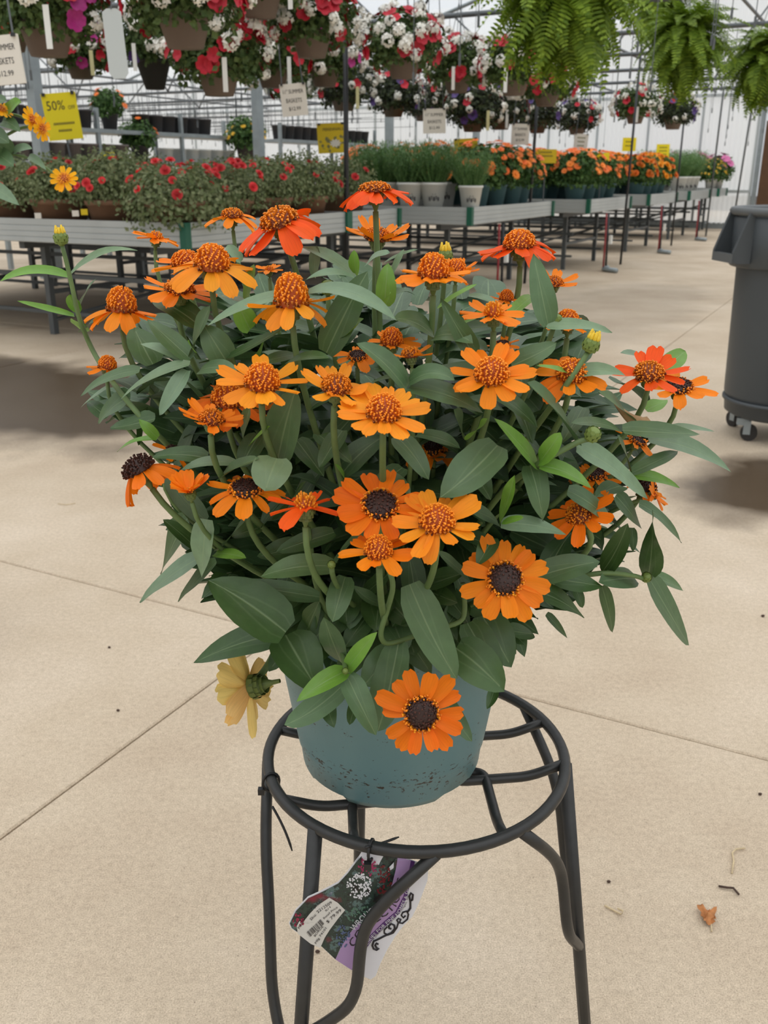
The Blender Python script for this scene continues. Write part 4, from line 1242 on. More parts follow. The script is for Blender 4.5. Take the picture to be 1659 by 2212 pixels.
for k in range(2200):                       # dense inner foliage low in the plant
    a = R.uniform(0, 6.28); r_ = R.uniform(.02, .2) ; z = R.uniform(.67, .97)
    rmax = .13 + .17 * min(1, (z - .66) / .14)
    r_ = rmax * math.sqrt(R.uniform(.05, 1))
    p = Vector((PC.x + r_ * math.cos(a), PC.y + r_ * math.sin(a), z))
    dr = Vector((math.cos(a) + R.uniform(-.7, .7), math.sin(a) + R.uniform(-.7, .7), R.uniform(-.3, .5))).normalized()
    L_ = R.uniform(.05, .085)
    if not clear(p, p + dr * L_): continue
    leaf_geo(fill, fill_uv, p, p + dr * L_, L_ * R.uniform(.36, .5), (Vector((R.uniform(-.4, .4), R.uniform(-.6, .3), 1))).normalized(), Vector((0, 0, R.uniform(0, .014))), .16, k, 6)
me = fill.mesh('inner_leaves', M_LEAF, True); finish_uv(me, fill_uv)
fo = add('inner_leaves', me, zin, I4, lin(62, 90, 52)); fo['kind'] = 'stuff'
# ---------------------------------------------------------------- background planting
rq = random.Random(21)
M_ROSE = foliage('rose_leaves', lin(92, 108, 62), lin(142, 150, 110))
M_BASK = foliage('basket_leaves', lin(58, 82, 40), lin(104, 124, 70))
M_BASKD = foliage('dark_basket_leaves', lin(44, 48, 44), lin(84, 98, 62))
M_ZLEAF = foliage('bedding_leaves', lin(52, 84, 40), lin(96, 128, 66))
M_FEATH = foliage('feathery_leaves', lin(74, 112, 58), lin(118, 150, 92))
M_FERN = foliage('fern_fronds', lin(82, 112, 22), lin(138, 164, 50), transl=.3)
M_TERRA = plain('brown_pot', lin(140, 104, 78), .7, noise=.08, scale=5)
M_TAUPE = plain('taupe_pot', lin(112, 98, 88), .6, noise=.06, scale=5)
M_DPOT = plain('charcoal_pot', lin(58, 58, 58), .6)
M_TEAL2 = plain('teal_nursery_pot', lin(84, 118, 122), .55)
M_BPOT = plain('black_nursery_pot', lin(64, 60, 60), .6)
M_GPOT = plain('grey_nursery_pot', lin(110, 102, 98), .6)
M_BLOOM = plain('bloom', (1, 1, 1, 1), .6, objcol=True, noise=.12, scale=60)
C_RED = lin(186, 12, 40); C_WHT = lin(236, 234, 224); C_MAG = lin(176, 40, 128); C_ROSE = lin(228, 66, 70); C_PNK = lin(206, 110, 160)
C_ORB = lin(236, 116, 28); C_MAR = lin(246, 170, 28); C_YLB = lin(226, 178, 40); C_PUR = lin(70, 44, 110)

def leafcards(n_, fn, l0, l1, wr, seed, up=.3):
    rr = random.Random(seed); mb = MB()
    for i in range(n_):
        p, o = fn(rr)
        o = (Vector(o) + Vector((rr.uniform(-.8, .8), rr.uniform(-.8, .8), rr.uniform(-.5, .8) + up))).normalized()
        L_ = rr.uniform(l0, l1)
        t = o.orthogonal().normalized(); t = Matrix.Rotation(rr.uniform(0, 6.28), 3, o) @ t
        s = o.cross(t)
        d = (t + o * rr.uniform(-.3, .7)).normalized()
        w_ = L_ * wr
        p = Vector(p)
        vs_ = [p, p + d * L_ * .45 + s * w_, p + d * L_, p + d * L_ * .45 - s * w_, p + d * L_ * .5 - o * w_ * .35]
        mb.add(vs_, [(0, 1, 4), (1, 2, 4), (2, 3, 4), (3, 0, 4)])
    return mb
def dome(rx, rz, zc, low=-.35, inner=.55):
    def fn(rr):
        while True:
            v = Vector((rr.gauss(0, 1), rr.gauss(0, 1), rr.gauss(0, 1)))
            if v.length > .1:
                v.normalize()
                if v.z > low: break
        k = rr.uniform(inner, 1.0) * (1 + .12 * math.sin(v.x * 7) * math.cos(v.y * 6))
        return (v.x * rx * k, v.y * rx * k, zc + v.z * rz * k), v
    return fn
def potm(r0, r1, h, mat, name, lip=.012):
    return MB().lathe([(.0001, 0), (r0, 0), (r1, h - lip * 1.6), (r1 + lip * .6, h - lip * 1.6), (r1 + lip * .6, h), (r1 - .006, h), (r1 - .012, h - .03), (.0001, h - .03)], 20).mesh(name, mat, True)
# blooms
def bloom5(r, depth=.35, lobes=5):
    mb = MB()
    n_ = lobes * 4
    vs_ = [(0, 0, -depth * r)]
    for k in range(n_):
        a = 2 * math.pi * k / n_
        rr_ = r * (1 - .13 * (k % 4 == 0))
        vs_.append((rr_ * .45 * math.cos(a), rr_ * .45 * math.sin(a), -.05 * r))
    for k in range(n_):
        a = 2 * math.pi * k / n_
        rr_ = r * (1 - .18 * (k % 4 == 0))
        vs_.append((rr_ * math.cos(a), rr_ * math.sin(a), .12 * r * (1 if k % 2 else .4)))
    fs_ = [(0, 1 + k, 1 + (k + 1) % n_) for k in range(n_)] + [(1 + k, 1 + n_ + k, 1 + n_ + (k + 1) % n_, 1 + (k + 1) % n_) for k in range(n_)]
    mb.add(vs_, fs_)
    return mb
def cluster(r, n_, seed):
    rr = random.Random(seed); mb = MB()
    for i in range(n_):
        v = Vector((rr.gauss(0, 1), rr.gauss(0, 1), abs(rr.gauss(0, 1)) + .2)).normalized()
        M = T(v * r * rr.uniform(.6, 1)) @ basis(v)
        q = r * .34
        mb.add([(0, 0, 0), (q, 0, q * .2), (q * .4, q * .4, 0), (0, q, q * .2), (-q * .4, q * .4, 0), (-q, 0, q * .2), (-q * .4, -q * .4, 0), (0, -q, q * .2), (q * .4, -q * .4, 0)],
               [(0, 1, 2, 3), (0, 3, 4, 5), (0, 5, 6, 7), (0, 7, 8, 1)], M)
    return mb
def daisy(r, n_, w_=.34):
    mb = MB()
    for k in range(n_):
        a = 2 * math.pi * k / n_
        M = Matrix.Rotation(a, 4, 'Z')
        mb.add([(r * .15, -r * w_ * .4, 0), (r * .7, -r * w_ * .6, .1 * r), (r, 0, 0), (r * .7, r * w_ * .6, .1 * r), (r * .15, r * w_ * .4, 0)], [(0, 1, 2, 3, 4)], M)
    mb.lathe([(r * .3, 0), (r * .28, r * .18), (.0001, r * .26)], 8)
    return mb
def ball(r, seed):
    rr = random.Random(seed); mb = MB()
    for lay in range(4):
        n_ = 12 - lay * 2
        for k in range(n_):
            a = 2 * math.pi * (k + lay * .5) / n_
            M = Matrix.Rotation(a, 4, 'Z') @ Matrix.Rotation(-.15 - lay * .38, 4, 'Y')
            L_ = r * (1 - lay * .12)
            mb.add([(0, -.1 * r, 0), (L_, -.3 * r, 0), (L_ * 1.02, 0, .06 * r), (L_, .3 * r, 0), (0, .1 * r, 0)], [(0, 1, 2, 3, 4)], M)
    return mb
ME_PET = bloom5(.046).mesh('petunia', M_BLOOM, True)
ME_CL = [cluster(.05, 30, s).mesh('cluster', M_BLOOM) for s in range(3)]
ME_ROSE = ball(.027, 1).mesh('rose', M_BLOOM)
ME_DAISY = daisy(.046, 11).mesh('daisy', M_BLOOM)
ME_BALL = ball(.045, 2).mesh('marigold', M_BLOOM)
MB_PET = bloom5(.046); MB_CL = [cluster(.052, 18, s) for s in range(2)]; MB_DAISY = daisy(.046, 9); MB_BALL = ball(.045, 2)

# --- hanging flower baskets
HUNG = []
FOL_B = [leafcards(2300, dome(.29, .23, .02, -.72, .5), .026, .048, .42, s).mesh('basket_foliage', M_BASK) for s in (1, 2)]
FOL_D = [leafcards(2300, dome(.29, .23, .02, -.8, .5), .026, .048, .42, s).mesh('basket_foliage', M_BASKD) for s in (3, 4)]
POT_B = potm(.085, .125, .15, M_TAUPE, 'basket_pot'); POT_D = potm(.07, .125, .2, M_DPOT, 'basket_pot')
wire = MB()
for k in range(3):
    a = 2.1 * k + .4
    wire.tube([(.14 * math.cos(a), .14 * math.sin(a), -.02), (0, 0, .5)], .0028, 5)
WIRE = wire.mesh('hanger_wire', M_PIPE)
CTAG = MB().box((0, 0, -.09), (.028, .003, .18)).mesh('care_tag', M_WHITE)
CTAGY = MB().box((0, 0, -.09), (.03, .003, .18)).mesh('care_tag', plain('cream_tag', lin(206, 200, 150), .6))
def basket(x, y, w, kind, tagged=0, lab=None, dia=.62):
    zc = dia / w * 2000.0
    C0 = atd(x, y, zc)
    s = 1.0
    grp = 'hanging flower baskets'
    HUNG.append(C0)
    o = thing('hanging_basket', C0, lab, 'hanging basket', grp)
    rz_ = Matrix.Rotation(rq.uniform(0, 6.28), 4, 'Z')
    M = T(C0) @ rz_
    add('foliage', rq.choice(FOL_D if kind == 'd' else FOL_B), o, M)['kind'] = 'stuff'
    if kind == 'k': add('pot', POT_D, o, M @ T((0, 0, -.3)))
    else: add('pot', POT_B, o, M @ T((0, 0, -.2)))
    add('hanger_wire', WIRE, o, M)
    add('hook', MB().tube([(0, 0, .49), (0, 0, max(.6, 2.64 - C0.z))], .0028, 5).mesh('hook', M_PIPE), o, M)
    mix = {'rw': ((C_RED, 44, 0), (C_WHT, 30, 1)), 'w': ((C_WHT, 52, 1), (C_RED, 16, 0)), 'm': ((C_MAG, 20, 0), (C_RED, 22, 0), (C_WHT, 30, 1)), 'd': ((C_WHT, 42, 1), (C_RED, 9, 0), (C_PUR, 12, 0)), 'k': ((C_WHT, 22, 1), (C_PUR, 14, 0))}[kind]
    for col, n_, isc in mix:
        joined = MB()
        for i in range(n_):
            while True:
                v = Vector((rq.gauss(0, 1), rq.gauss(0, 1), rq.gauss(.35, .8)))
                if v.length > .1:
                    v.normalize()
                    if v.z > -.6: break
            p = Vector((v.x * .30, v.y * .30, .03 + v.z * .24))
            k = rq.uniform(.8, 1.2) * (.8 if isc and kind == 'd' else 1)
            BM = T(C0 + p) @ basis((v + Vector((0, 0, .2))).normalized()) @ Matrix.Rotation(rq.uniform(0, 6), 4, 'Z') @ Matrix.Scale(k, 4)
            j = rq.uniform(.75, 1.1)
            cc = tuple(c * j for c in col[:3]) + (1,)
            if w > 118:
                add('blossom', rq.choice(ME_CL) if isc else ME_PET, o, BM, cc)
            else:
                src = rq.choice(MB_CL) if isc else MB_PET
                joined.add(src.v, src.f, BM)
        if joined.v:
            add('blossoms', joined.mesh('blossoms', M_BLOOM), o, I4, col)['kind'] = 'stuff'
    for k in range(tagged):
        add('care_tag', CTAG if rq.random() < .7 else CTAGY, o, T(C0 + Vector((rq.uniform(-.12, .2), -.29, -.02 - .05 * k))) @ Matrix.Rotation(rq.uniform(-.5, .5), 4, 'Z'))
BASKETS = (
 (95, 22, 280, 'm', 1, 'large hanging basket of magenta, red and white flowers above the cream price sign'),
 (172, 112, 165, 'm', 1, 'hanging basket of magenta and white flowers beside the blank plaque'),
 (395, 2, 285, 'rw', 0, 'hanging basket of red petunias above the charcoal basket'),
 (328, 98, 180, 'k', 1, 'hanging basket in a tapered charcoal pot with sparse white flowers'),
 (470, 128, 225, 'rw', 1, 'hanging basket of red and white flowers next to the charcoal one'),
 (560, -48, 238, 'w', 1, 'hanging basket with a wide taupe pot and mostly white flowers'),
 (588, 126, 180, 'rw', 1, 'hanging basket thick with red petunias above the thin square column'),
 (672, 48, 215, 'rw', 0, 'large red-flowered hanging basket right beside the black pole'),
 (632, 180, 128, 'w', 1, 'small mostly white hanging basket behind the summer baskets sign'),
 (742, 188, 146, 'd', 1, 'dark-leaved hanging basket behind the black pole'),
 (872, 104, 186, 'rw', 0, 'round hanging basket of red and white flowers under the roof pipes'),
 (850, 206, 132, 'd', 0, 'dark-leaved basket hanging below the round red and white basket'),
 (988, 146, 154, 'rw', 1, 'red and white basket between the round basket and the largest fern'),
 (970, 205, 118, 'd', 1, 'dark-leaved basket above the sign over the feathery plants'),
 (1022, 238, 134, 'd', 1, 'dark basket with round white flowers, lowest of its row'),
 (1112, 148, 165, 'rw', 1, 'red and white basket hanging under the largest fern'),
 (1182, 178, 146, 'rw', 0, 'red-flowered basket close to the second black pole'),
 (1082, 236, 126, 'd', 1, 'dark-leaved basket above the sign over the orange zinnias'),
 (1162, 250, 108, 'd', 0, 'dark-leaved basket just behind the second black pole'),
 (1248, 256, 100, 'd', 0, 'dark-leaved basket above the small faded sign'),
 (1374, 230, 106, 'w', 1, 'small white and red basket behind the third black pole'),
 (1456, 244, 102, 'd', 0, 'small dark-leaved basket below the bushy fern'),
 (1222, 122, 120, 'w', 0, 'mostly white basket half hidden by the trailing fern'),
 (15, 36, 210, 'rw', 0, 'red and white basket hanging above the hooks of the cream price sign'),
 (700, 128, 168, 'm', 1, 'magenta-flecked basket hanging below the large red-flowered one'),
 (505, 60, 170, 'w', 0, 'white-flowered basket tucked behind the wide taupe pot'),
 (915, 225, 104, 'd', 0, 'smallest dark basket beside the sign over the feathery plants'),
)
for a in BASKETS:
    basket(*a)
# small basket of orange flowers far behind
# --- ferns
def frond_mesh(L_, droop, seed):
    rr = random.Random(seed); mb = MB(); n_ = 30
    pts = []
    for i in range(n_ + 1):
        s = i / n_
        pts.append(Vector((L_ * (s - .18 * s * s * droop), 0, L_ * (.42 * s - (.5 + .55 * droop) * s * s))))
    for i in range(1, n_):
        s = i / n_
        t = (pts[i + 1] - pts[i - 1]).normalized()
        w_ = L_ * .17 * math.sin(math.pi * min(1, s * .86 + .14)) ** .7
        nn = Vector((0, 1, 0)).cross(t)
        for sg in (-1, 1):
            d = (Vector((0, sg, 0)) + t * .25 - nn * rr.uniform(-.1, .35)).normalized()
            h = L_ / n_ * .5
            p = pts[i]
            mb.add([p - t * h * .8, p + d * w_ * .6 - t * h, p + d * w_ + t * h * .3, p + d * w_ * .5 + t * h, p + t * h * .8], [(0, 1, 2, 3, 4)])
    mb.tube(pts, .0016, 4)
    return mb.mesh('frond', M_FERN)
FR = [frond_mesh(.46, d, i) for i, d in enumerate((.2, .6, 1.0, 1.4))]
def fern(x, y, w, label, dia=.86, nf=95, trail=0):
    zc = dia / w * 2000.0
    C0 = atd(x, y, zc)
    HUNG.append(C0)
    o = thing('hanging_fern', C0, label, 'fern', None)
    add('pot', potm(.09, .13, .14, M_DPOT, 'fern_pot'), o, T(C0 + Vector((0, 0, -.16))))
    add('hanger_wire', WIRE, o, T(C0))
    add('hook', MB().tube([(0, 0, .49), (0, 0, max(.6, 2.64 - C0.z))], .0028, 5).mesh('hook', M_PIPE), o, T(C0))
    for i in range(nf):
        az = rq.uniform(0, 6.28); el = rq.uniform(-1.3, 1.15) if not trail else rq.uniform(-.95, .7)
        k = rq.uniform(.55, 1.05)
        M = T(C0 + Vector((.04 * math.cos(az), .04 * math.sin(az), -.02 + .05 * el))) @ Matrix.Rotation(az, 4, 'Z') @ Matrix.Rotation(-el, 4, 'Y') @ Matrix.Rotation(rq.uniform(-.6, .6), 4, 'X') @ Matrix.Scale(k, 4)
        add('frond', rq.choice(FR if el < .3 else FR[1:]), o, M)
fern(1222, -30, 360, 'largest hanging fern with long trailing fronds above the orange zinnias', nf=290, trail=1)
fern(1480, 82, 215, 'round bushy hanging fern above the red and white baskets', nf=290)
fern(1655, 120, 200, 'hanging fern above the grey waste bin', nf=240)
fern(1425, -20, 190, 'dark hanging fern half hidden behind the largest fern', nf=150)

# thin drip wires hanging from the pipes, each with a small plug
dw = MB()
for i in range(420):
    k = rnd.randrange(-1, 7); a_ = 7.6 + 2.03 * k + rnd.uniform(-.02, .02)
    b_ = rnd.uniform(.2, 16)
    L_ = rnd.uniform(.35, .95)
    p = AB(a_, b_, 2.6)
    if 9.1 < b_ < 10.3 or any(math.hypot(p.x - c.x, p.y - c.y) < .5 for c in HUNG): continue
    dw.box((p.x, p.y, 2.6 - L_ / 2), (.005, .005, L_))
    dw.box((p.x, p.y, 2.6 - L_ - .03), (.014, .014, .07))
for i in range(26):                        # taut wires of the far bay
    a_ = 8.6 + i * .5
    z_ = 2.0 + .5 * rnd.random()
    dw.tube([AB(a_, 10.3, z_), AB(a_ + rnd.uniform(-.2, .2), 17.6, z_ + rnd.uniform(-.08, .08))], .007, 4)
for i in range(260):
    p = AB(rnd.uniform(9, 21), rnd.uniform(10.4, 17), 0); z_ = rnd.uniform(1.75, 2.2); L_ = rnd.uniform(.25, .6)
    dw.box((p.x, p.y, z_ + L_ / 2), (.008, .008, L_))
dwo = add('drip_wires', dw.mesh('drip_wires', M_PIPE), None)
tag(dwo, 'thin drip wires and plugs hanging from the roof pipes', 'wires', None, 'stuff')

# --- potted bushes on the benches
def grid(Mb, pts):
    return [Mb @ Vector((a, b, 0)) for a, b in pts]
FOL_R = [leafcards(3000, dome(.31, .2, .28, -.62, .4), .018, .032, .42, s).mesh('rose_foliage', M_ROSE) for s in (11, 12, 13)]
POT_R = potm(.14, .19, .22, M_TERRA, 'brown_pot', .02)
ORD = ('first', 'second', 'third', 'fourth', 'fifth', 'sixth', 'seventh', 'eighth', 'ninth', 'tenth', 'eleventh', 'twelfth', 'thirteenth', 'fourteenth', 'fifteenth', 'sixteenth', 'seventeenth', 'eighteenth')
def rose(p, z, label, n_=15, spill=False):
    o = thing('potted_rose', (p.x, p.y, z), label, 'potted plant', 'red roses on the bench')
    M = T((p.x, p.y, z)) @ Matrix.Rotation(rq.uniform(0, 6.28), 4, 'Z')
    add('pot', POT_R, o, M)
    add('foliage', rq.choice(FOL_R), o, M @ (Matrix.Diagonal((1.18, 1.18, 1.2, 1)) @ T((0, 0, -.12)) if spill else Matrix.Diagonal((1, 1, rq.uniform(.9, 1.15), 1))))['kind'] = 'stuff'
    for i in range(n_):
        v = Vector((rq.gauss(0, 1), rq.gauss(0, 1), abs(rq.gauss(.6, .6)))).normalized()
        q = Vector((v.x * .3, v.y * .3, .26 + v.z * .21))
        j = rq.uniform(.8, 1.15)
        add('rose', ME_ROSE, o, T(Vector((p.x, p.y, z)) + q) @ basis((v + Vector((0, -.3, .3))).normalized()) @ Matrix.Scale(rq.uniform(.8, 1.25), 4), tuple(c * j for c in C_ROSE[:3]) + (1,))
LR = 'brown-potted rose bush with small red flowers on the nearest bench'
for i in range(4):
    for j in range(8):
        if i > 0 and j > 0 and (i + j) % 2 and j > 4: continue
        p = b1 @ Vector((.24 + i * .49, .25 + j * .50, 0))
        if i == 0 and j == 0: p = b1 @ Vector((.18, .2, 0))
        rose(p, .72, 'brown-potted red rose, %s from the aisle in the %s row of its bench' % (ORD[j], ('rim-side', 'second', 'third', 'fourth')[i]), spill=(i == 0 and j == 0))
for j in range(3):
    rose(b1b @ Vector((.43, .3 + j * .55, 0)), .72, 'red rose bush on the narrow bench, %s from its aisle end' % ORD[j], 6)
# feathery plants
def feather(seed, h=.34, r=.2, n_=260):
    rr = random.Random(seed); mb = MB()
    for i in range(n_):
        a = rr.uniform(0, 6.28); q = r * .45 * math.sqrt(rr.random())
        b0 = Vector((q * math.cos(a), q * math.sin(a), 0))
        tip = b0 + Vector((math.cos(a) * rr.uniform(0, r), math.sin(a) * rr.uniform(0, r), h * rr.uniform(.5, 1)))
        for k in range(9):
            s = (k + 1) / 9
            p = b0.lerp(tip, s)
            az = rr.uniform(0, 6.28)
            d = Vector((math.cos(az), math.sin(az), rr.uniform(.3, 1.2))).normalized() * rr.uniform(.03, .05)
            w_ = Vector((-math.sin(az), math.cos(az), 0)) * .004
            mb.add([p - w_, p + w_, p + d], [(0, 1, 2)])
        w_ = Vector((.003, 0, 0))
        mb.add([b0 - w_, b0 + w_, tip], [(0, 1, 2)])
    return mb
FE = [feather(s).mesh('feathery_foliage', M_FEATH) for s in (1, 2)]
POT_W = potm(.075, .105, .2, M_WHITE, 'white_pot')
PLOGO = MB()
for k, (x, w_) in enumerate(((-.035, .012), (-.018, .006), (0, .014), (.018, .006), (.034, .012))):
    PLOGO.box((x, 0, -.015 + .01 * (k % 2)), (w_, .002, .03))
PLOGO.box((0, 0, .025), (.03, .002, .012))
PLOGO = PLOGO.mesh('pot_print', M_INK)
def feathery(p, z, label, grp=None, sc=1.0):
    o = thing('feathery_plant', (p.x, p.y, z), label, 'potted plant', grp)
    M = T((p.x, p.y, z)) @ Matrix.Scale(sc, 4)
    add('pot', POT_W, o, M)
    add('foliage', rq.choice(FE), o, M @ T((0, 0, .18)) @ Matrix.Rotation(rq.uniform(0, 6), 4, 'Z'))['kind'] = 'stuff'
    add('pot_print', PLOGO, o, M @ T((0, -.094, .09)) @ Matrix.Rotation(-.12, 4, 'X'))
feathery(at(1016, 442, 8.78), .8, 'feathery green plant in a printed white pot at the corner of its bench')
LF = 'feathery green plant in a white pot among others on the bench'
LFS = ['feathery green plant in a white pot, %s from the corner one along the rim' % ORD[q] for q in range(4)] + ['feathery green plant in a white pot, %s in the row behind the rim' % ORD[q] for q in range(3)]
for k, (x, Y) in enumerate(((936, 8.95), (886, 9.0), (835, 9.2), (790, 9.35), (960, 9.6), (900, 9.7), (850, 9.9))):
    p = at(x, 440, Y)
    feathery(p, .8, LFS[k], 'feathery plants in white pots', 1.12)
# bedding plants: generic builder
FOL_Z = [leafcards(1500, dome(.26, .23, .34, -.75, .35), .035, .065, .4, s).mesh('bedding_foliage', M_ZLEAF) for s in (31, 32)]
POT_T = potm(.09, .125, .2, M_TEAL2, 'teal_pot')
def bedding(p, z, label, grp, col, src, n_, pot, name='potted_flower', spread=.27, top=.6, indiv=False, sc=1.0, me=None, cols=None):
    o = thing(name, (p.x, p.y, z), label, 'potted plant', grp)
    B0 = Vector((p.x, p.y, z))
    M = T(B0) @ Matrix.Rotation(rq.uniform(0, 6.28), 4, 'Z') @ Matrix.Scale(sc, 4)
    add('pot', pot, o, M)
    add('foliage', rq.choice(FOL_Z), o, M)['kind'] = 'stuff'
    joined = MB()
    for i in range(n_):
        v = Vector((rq.gauss(0, 1), rq.gauss(0, 1), abs(rq.gauss(.8, .6)))).normalized()
        q = Vector((v.x * spread * sc, v.y * spread * sc, (.28 + v.z * (top - .28)) * sc))
        BM = T(B0 + q) @ basis((v + Vector((0, -.3, .5))).normalized()) @ Matrix.Scale(rq.uniform(.8, 1.2), 4)
        j = rq.uniform(.75, 1.12)
        if indiv: add('blossom', me, o, BM, (col[0] * j, col[1] * j * rq.uniform(.8, 1.3), col[2] * j, 1))
        else: joined.add(src.v, src.f, BM)
    if joined.v: add('blossoms', joined.mesh('blossoms', M_BLOOM), o, I4, col)['kind'] = 'stuff'
LZ = 'orange zinnias in a teal pot on a bench'
for zi, (a_, b_) in enumerate(((.75, .25), (1.2, .25), (1.65, .25), (2.05, .3), (.9, .75), (1.4, .75), (1.9, .8), (1.2, 1.25), (1.8, 1.3), (1.6, 1.9), (2.0, 2.2))):
    bedding(b2 @ Vector((a_, b_, 0)), .8, 'teal-potted orange zinnia, %s on the bench it shares with feathery plants' % ORD[zi], 'orange zinnias on the benches', C_ORB, MB_DAISY, 34, POT_T, 'potted_zinnia_small', indiv=(b_ < .5), me=ME_DAISY)
for i in range(4):
    for j in range(5):
        if i > 1 and j > 2: continue
        bedding(b3 @ Vector((.25 + i * .46, .25 + j * .46, 0)), .78, 'orange zinnia, %s from the aisle in the %s row of the zinnia bench' % (ORD[j], ORD[i]), 'orange zinnias on the benches', C_ORB, MB_DAISY, 36, POT_T, 'potted_zinnia_small', indiv=(j == 0 or i == 0), me=ME_DAISY)
LM = 'golden marigolds in a teal pot on a bench'
for i in range(4):
    for j in range(4):
        if i > 1 and j > 2: continue
        bedding(b4 @ Vector((.25 + i * .46, .25 + j * .46, 0)), .78, 'golden marigold, %s from the aisle in the %s row of its bench' % (ORD[j], ORD[i]), 'marigolds on the bench', C_MAR if (i + j) % 3 else lin(236, 130, 40), MB_BALL, 30, POT_T, 'potted_marigold', indiv=(j == 0 and i < 2), me=ME_BALL)
LG = 'fine green mound in a white pot on a far bench'
for i in range(4):
    feathery(b5 @ Vector((.25 + i * .4, .25, 0)), .78, 'fine green mound in a white pot, %s along the aisle end of the far bench' % ORD[i], 'green mounds in white pots', 1.35)
    feathery(b5 @ Vector((.25 + i * .4, .75, 0)), .78, 'fine green mound in a white pot, %s in the inner row of the far bench' % ORD[i], 'green mounds in white pots', 1.35)
LY = 'low plant with many tiny yellow flowers in a white pot on a far bench'
for i in range(3):
    bedding(b6 @ Vector((.2, .2 + i * .42, 0)),  .78, 'low white-potted plant with tiny yellow flowers, %s from the aisle' % ORD[i], 'yellow flowers by the wall', C_YLB, daisy(.026, 6), 90, POT_W, 'potted_yellow_flower', top=.55, sc=1.1)
LP = 'tall pink petunia with dusky leaves by the white wall'
for i in range(5):
    bedding(b6 @ Vector((.70, .15 + i * .5, 0)),  .78, 'tall pink petunia with dusky leaves, %s from the aisle by the white wall' % ORD[i], 'pink petunias by the wall', C_PNK, bloom5(.1), 11, POT_W, 'potted_petunia', top=.64, spread=.3, sc=1.15)

# --- racks with empty nursery pots behind the rose bench
def rack(a0, a1, b_, zs_, label):
    o = thing('plant_rack', AB(a0, b_), label, 'rack', None, ABROT)
    n_ = max(2, int((a1 - a0) / 1.4) + 1)
    for k in range(n_):
        for bb in (-.25, .25):
            add('post', MB().box((0, 0, (zs_[-1] + .25) / 2), (.05, .05, zs_[-1] + .25)).mesh('post', M_GALV), o, T(AB(a0 + (a1 - a0) * k / (n_ - 1), b_ + bb)) @ ABROT)
    for z in zs_:
        add('shelf', MB().box(((a1 - a0) / 2, 0, z - .03), (a1 - a0, .56, .05)).mesh('shelf', M_GALV), o, T(AB(a0, b_)) @ ABROT)
rack(8.2, 13.3, 9.7, (1.25, 1.66), 'galvanised two-shelf rack behind the rose bench')
rack(14.2, 17.6, 9.7, (1.25, 1.66), 'galvanised two-shelf rack beyond the square columns')
PB = potm(.1, .125, .22, M_BPOT, 'black_pot'); PG = potm(.1, .13, .22, M_GPOT, 'grey_pot'); PWt = potm(.09, .11, .2, M_WHITE, 'white_pot')
def npot(a, b, z, me, label, grp):
    o = add('nursery_pot', me, None, T(AB(a, b, z)) @ ABROT)
    tag(o, label, 'pot', grp)
for k in range(15):
    a = 8.4 + k * .28
    if 9.9 < a < 10.75: continue
    npot(a, 9.6, 1.66, PB, 'empty black nursery pot, %s along the upper shelf of the rack behind the roses' % ORD[k], 'black pots on the rack')
for k in range(12):
    npot(14.4 + k * .27, 9.6, 1.66, PB, 'empty black nursery pot, %s along the rack beyond the square columns' % ORD[k], 'black pots on the far rack')
for k in range(8):
    npot(8.35 + k * .29, 9.55, 1.25, PG, 'empty grey-brown nursery pot, %s along the lower shelf of the rack' % ORD[k], 'grey pots on the rack')
for k in range(6):
    npot(11.4 + k * .3, 9.6, 1.25, PWt, 'white nursery pot, %s of the white ones on the lower rack shelf' % ORD[k], 'white pots on the rack')
bedding(AB(13.0, 9.3), 1.25, 'leafy plant with yellow flowers standing on the rack', None, C_YLB, MB_DAISY, 22, PB, 'potted_flower', sc=1.25, top=.5)
bedding(AB(10.3, 9.6), 1.66, 'small plant with orange flowers between the black pots', None, C_ORB, MB_DAISY, 16, PB, 'potted_flower', sc=.9)
bedding(AB(10.85, 9.6), 1.25, 'dark leafy plant with few orange flowers below the rack shelf', None, C_ORB, MB_DAISY, 8, PB, 'potted_flower', sc=1.0)

